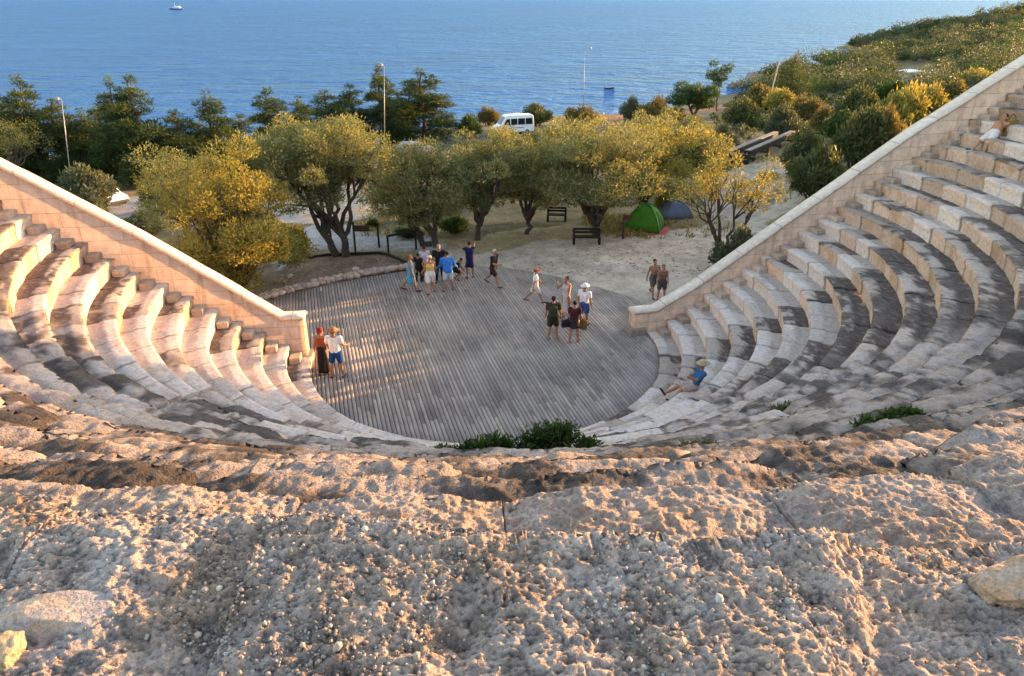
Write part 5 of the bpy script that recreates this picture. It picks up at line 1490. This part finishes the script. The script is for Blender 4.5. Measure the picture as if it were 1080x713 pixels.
def deck_pt(u, v): return Vector(on_z(u, v, .004))
WALK_A = dict(legs=((22, 2, 10), (-20, 2, 22)), arms=((-18, 8, 14, 0), (22, 8, 22, 0)))
STAND = dict(legs=((3, 4, 5), (-3, 4, 4)), arms=((0, 9, 12, 0), (4, 9, 18, 0)))
NAVY = (.012, .016, .07); TURQ = (.05, .32, .48); BLUE = (.02, .17, .50); WHITE = (.72, .71, .70); BLACK = (.015, .014, .016); KHAKI = (.06, .052, .03); RED = (.22, .018, .014); SAND = (.55, .50, .44); BEIGE = (.50, .44, .37)
TAN = (.30, .15, .085); TANR = (.36, .17, .10); FAIR = (.50, .30, .21)
GRP = None
# pair at the left edge of the deck
person('woman with a red headscarf and a long black skirt at the left deck edge', deck_pt(342, 395), 1.66, 185, dict(STAND, head=(8, -10)), [('top', (.30, .07, .035), 1.1), ('dress_skirt', BLACK, .10, -.47, .12)], skin=TAN, hat=('scarf', RED), hair=(.05, .02, .015), female=True)
person('man in white shirt, blue shorts and straw hat beside the red headscarf', deck_pt(356, 398), 1.76, 178, dict(legs=((2, 7, 4), (-2, 7, 4)), arms=((12, 10, 55, 20), (10, 14, 60, 20))), [('shirt', WHITE, 1.16), ('shorts', (.008, .055, .20), 1.14)], skin=TAN, hat=('brim', (.34, .15, .075)), hair=(.05, .03, .02))
# group at the far left edge
person('woman in a knee length turquoise dress at the left end of the group', deck_pt(432, 307), 1.66, 100, dict(WALK_A, arms=((5, 10, 10, 0), (10, 10, 25, 0))), [('top', TURQ, 1.16), ('dress_skirt', TURQ, .12, -.27, .135)], skin=TAN, hair=(.20, .10, .05), hair_style='short', female=True)
person('child in dark clothes half hidden right behind the turquoise dress', deck_pt(442, 297), 1.30, 160, STAND, [('shirt', BLACK, 1.15), ('trousers', BLACK, 1.15)], skin=TAN)
person('dark haired woman in a pale lilac shirt behind the woman with the yellow top', deck_pt(449, 296), 1.60, 200, STAND, [('shirt', (.50, .44, .50), 1.14), ('trousers', (.02, .02, .03), 1.12)], skin=TAN, female=True)
person('woman in a yellow top and white shorts walking at the front of the group', deck_pt(455, 310), 1.68, 195, dict(legs=((14, 4, 6), (-14, 4, 14)), arms=((10, 12, 30, 10), (6, 14, 35, 10))), [('vest', (.62, .42, .13), 1.13), ('shorts', (.66, .62, .60), 1.26)], skin=(.38, .18, .10), hair=(.30, .16, .07), hat=('cap', (.62, .52, .40)), female=True)
person('man in black seen between the yellow top and the blue shirt', deck_pt(464, 297), 1.72, 10, STAND, [('shirt', BLACK, 1.14), ('trousers', BLACK, 1.12)], skin=TANR, hair=(.30, .18, .10))
person('stooping man in a wide bright blue shirt and pale shorts', deck_pt(473, 307), 1.72, 190, dict(torso=16, head=(18, 0), legs=((6, 8, 4), (-6, 8, 4)), arms=((25, 16, 40, 30), (20, 16, 40, 30))), [('long_shirt', BLUE, 1.42), ('shorts', (.40, .50, .58), 1.2)], skin=TAN, hair=(.025, .018, .015))
person('child in black crouching just right of the bright blue shirt', deck_pt(482, 295), 1.35, 90, dict(torso=35, legs=((70, 6, 95), (55, 6, 100)), arms=((40, 8, 30, 0), (40, 8, 30, 0))), [('shirt', BLACK, 1.15), ('shorts', BLACK, 1.15)], skin=TAN)
pn = person('woman in a navy dress raising both hands to take a picture', deck_pt(496, 293), 1.68, 195, dict(legs=((4, 4, 4), (-6, 4, 6)), arms=((72, 10, 55, 25), (72, 14, 40, 15))), [('shirt', NAVY, 1.2), ('dress_skirt', NAVY, .12, -.22, .11, .09)], skin=TAN, hair=(.03, .02, .02), female=True)
w_ = (pn.world(pn.wri[0]) + pn.world(pn.wri[1])) / 2
tag(MB().box(w_ + Vector((.10, .06, .05)), (.15, .012, .08), rz=R(15)).build('phone', plain('phone_white', (.6, .6, .62), .3), bevel=.004), 'small pale phone held up by the woman in the navy dress', 'phone')
person('grey haired man in black shirt and dark shorts striding right of the navy dress', deck_pt(519, 301), 1.74, 60, dict(torso=6, legs=((28, 2, 8), (-26, 2, 22)), arms=((30, 8, 70, 0), (-12, 8, 20, 0))), [('shirt', BLACK, 1.18), ('shorts', (.03, .022, .02), 1.2)], skin=TAN, hair=(.45, .40, .36))
# middle of the deck
person('boy in white shirt and pale shorts with a red cap walking across the deck', deck_pt(563, 319), 1.52, 95, dict(legs=((26, 2, 6), (-26, 2, 20)), arms=((-20, 8, 10, 0), (20, 8, 30, 0))), [('shirt', (.70, .68, .68), 1.2), ('shorts', (.62, .56, .50), 1.22)], skin=TAN, hat=('cap', (.42, .11, .05)))
person('woman in a long pale grey dress raising a camera to her face', deck_pt(597, 335), 1.70, -40, dict(legs=((2, 3, 3), (-3, 3, 3)), arms=((60, 14, 118, 25), (55, 18, 105, 25))), [('top', (.45, .42, .41), 1.12), ('dress_skirt', (.45, .42, .41), .12, -.40, .09, .085)], skin=TAN, hair=(.02, .015, .012), hair_style='bun', female=True)
person('person in a dark olive shirt and shorts with a backpack seen from behind', deck_pt(583, 357), 1.66, 175, dict(legs=((3, 5, 4), (-3, 5, 4)), arms=((4, 10, 12, 0), (0, 10, 10, 0))), [('shirt', (.05, .048, .03), 1.28), ('shorts', (.035, .033, .022), 1.3)], skin=TANR, hair=(.02, .015, .012), shoe=(.25, .12, .08))
person('woman in a dark top and short black skirt with a white print seen from behind', deck_pt(605, 361), 1.62, 170, dict(legs=((5, 4, 4), (-4, 4, 5)), arms=((10, 10, 40, 0), (14, 10, 60, 20))), [('shirt', (.06, .02, .022), 1.1), ('skirt', (.03, .03, .032), .06, -.16, .125)], skin=TANR, hair=(.02, .014, .012), hair_style='bun', female=True, shoe=(.22, .08, .06))
person('person in white with a white hat standing behind the short black skirt', deck_pt(615, 343), 1.66, 150, STAND, [('shirt', (.72, .70, .70), 1.14), ('shorts', (.05, .08, .22), 1.16)], skin=TAN, hat=('brim', (.70, .66, .63)))
# bags
def bag(name, label, p, s, col, rz=0):
    root = tag(empty(name, p, R(rz)), label, 'bag'); mb = MB(); mb.ball((0, 0, 0), (s[0] / 2, s[1] / 2, s[2] / 2), 14, 10); mb.box((0, 0, -.05 * s[2]), (s[0] * .86, s[1] * .8, s[2] * .8))
    o = link('pouch', fuse(mb, .014, 5), cloth(col), root)
    hh = .62 if name == 'rucksack' else 1.05
    MB().tube([(-s[0] * .36, 0, s[2] * .38), (-s[0] * .3, 0, s[2] * hh * .78), (0, 0, s[2] * hh), (s[0] * .3, 0, s[2] * hh * .78), (s[0] * .36, 0, s[2] * .38)], .012, 6).build('strap', cloth(BLACK), root, True)
d1 = deck_pt(583, 357); bag('backpack', 'dark olive backpack on the back of the person in the olive shirt', d1 + Vector((0, -.2, 1.18)), (.32, .2, .44), (.045, .043, .028))
d1 = deck_pt(605, 361); bag('shoulder_bag', 'round black bag at the left hip of the short black skirt', d1 + Vector((-.33, -.05, .78)), (.34, .16, .32), (.02, .02, .022), 20)
bag('straw_bag', 'brown straw bag hanging right of the short black skirt', d1 + Vector((.36, .25, .62)), (.3, .16, .46), (.22, .12, .045), -10)
# two beyond the right wall end
person('bare chested man walking on the pale ground behind the lower end of the right wall', Vector(ground(687, 312)), 1.72, 20, dict(WALK_A), [('shorts', (.10, .085, .08), 1.2)], skin=(.33, .17, .11), hair=(.025, .018, .015))
person('person in a brown top close beside the bare chested man', Vector(ground(697, 316)), 1.58, -10, STAND, [('vest', (.16, .09, .065), 1.12), ('shorts', (.07, .06, .06), 1.2)], skin=(.33, .16, .10), hair=(.04, .022, .015), female=True)
# seated and reclining
def on_row(u, v):
    p, j = tread_at(u, v); return p, j
p, j = on_row(740, 414); _d = Vector((CX - p.x, CY - p.y, 0)).normalized(); p = p + _d * .26; print('seated on row', j, tuple(round(q, 2) for q in p))
SEATED = person('man in blue shirt and straw hat sitting low on the right seats, legs stretched out', p, 1.74, -84, dict(torso=-24, head=(24, 0), legs=((78, 8, 22), (84, 8, 44)), arms=((-22, 14, 14, 0), (34, 10, 60, 20))), [('shirt', (.02, .12, .26), 1.16), ('shorts', (.42, .32, .28), 1.18)], skin=TANR, hat=('brim', (.45, .34, .22)), seat=(0, 0, .13), shoe=(.04, .03, .03))
p2, j2 = on_row(1046, 146); print('reclining on row', j2, tuple(round(q, 2) for q in p2))
person('tanned man in white shorts reclining on the sunny seats high up beside the right wall', p2, 1.76, -70, dict(torso=-42, head=(30, 0), legs=((58, 6, 22), (48, 6, 26)), arms=((-25, 16, 20, 0), (35, 8, 50, 20))), [('shorts', (.62, .55, .50), 1.16)], skin=(.40, .19, .10), seat=(0, 0, .13))
pb, jb = on_row(1060, 150)
bag('rucksack', 'yellow brown rucksack leaning on the seat behind the reclining man', Vector((p2.x + .62, p2.y + .1, p2.z + .38)), (.42, .34, .74), (.26, .14, .05), 15)
# ------------------------------------------------------------------ light, sky and picture
SUN_AZ, SUN_EL = 63.0, 6.8              # degrees right of the view, above the horizon
w = bpy.data.worlds.new('World'); scene.world = w; w.use_nodes = True
nt = w.node_tree; bg = nt.nodes['Background']
sky = nt.nodes.new('ShaderNodeTexSky'); sky.sky_type = 'NISHITA'; sky.sun_disc = False
sky.sun_elevation = R(SUN_EL); sky.sun_rotation = R(SUN_AZ)
sky.air_density = 1.0; sky.dust_density = .6; sky.ozone_density = 1.5
nt.links.new(sky.outputs[0], bg.inputs[0]); bg.inputs[1].default_value = .15
sd = bpy.data.lights.new('sun', 'SUN'); sd.energy = 2.3; sd.angle = R(.5); sd.color = (1.0, .64, .31)
so = bpy.data.objects.new('sun', sd); COL.objects.link(so)
a, e = R(SUN_AZ), R(SUN_EL)
sdir = Vector((math.sin(a) * math.cos(e), math.cos(a) * math.cos(e), math.sin(e)))
so.rotation_euler = (-sdir).to_track_quat('-Z', 'Y').to_euler(); so.location = sdir * 120
vs = scene.view_settings; vs.view_transform = 'Standard'; vs.look = 'None'; vs.gamma = 1; vs.use_curve_mapping = False
vs.exposure = 2.75
vs.use_white_balance = True; vs.white_balance_temperature = 7900; vs.white_balance_tint = 20
scene.cycles.use_denoising = True
scene.cycles.max_bounces = 6; scene.cycles.diffuse_bounces = 3; scene.cycles.glossy_bounces = 2; scene.cycles.transmission_bounces = 3; scene.cycles.transparent_max_bounces = 4
scene.cycles.caustics_reflective = False; scene.cycles.caustics_refractive = False
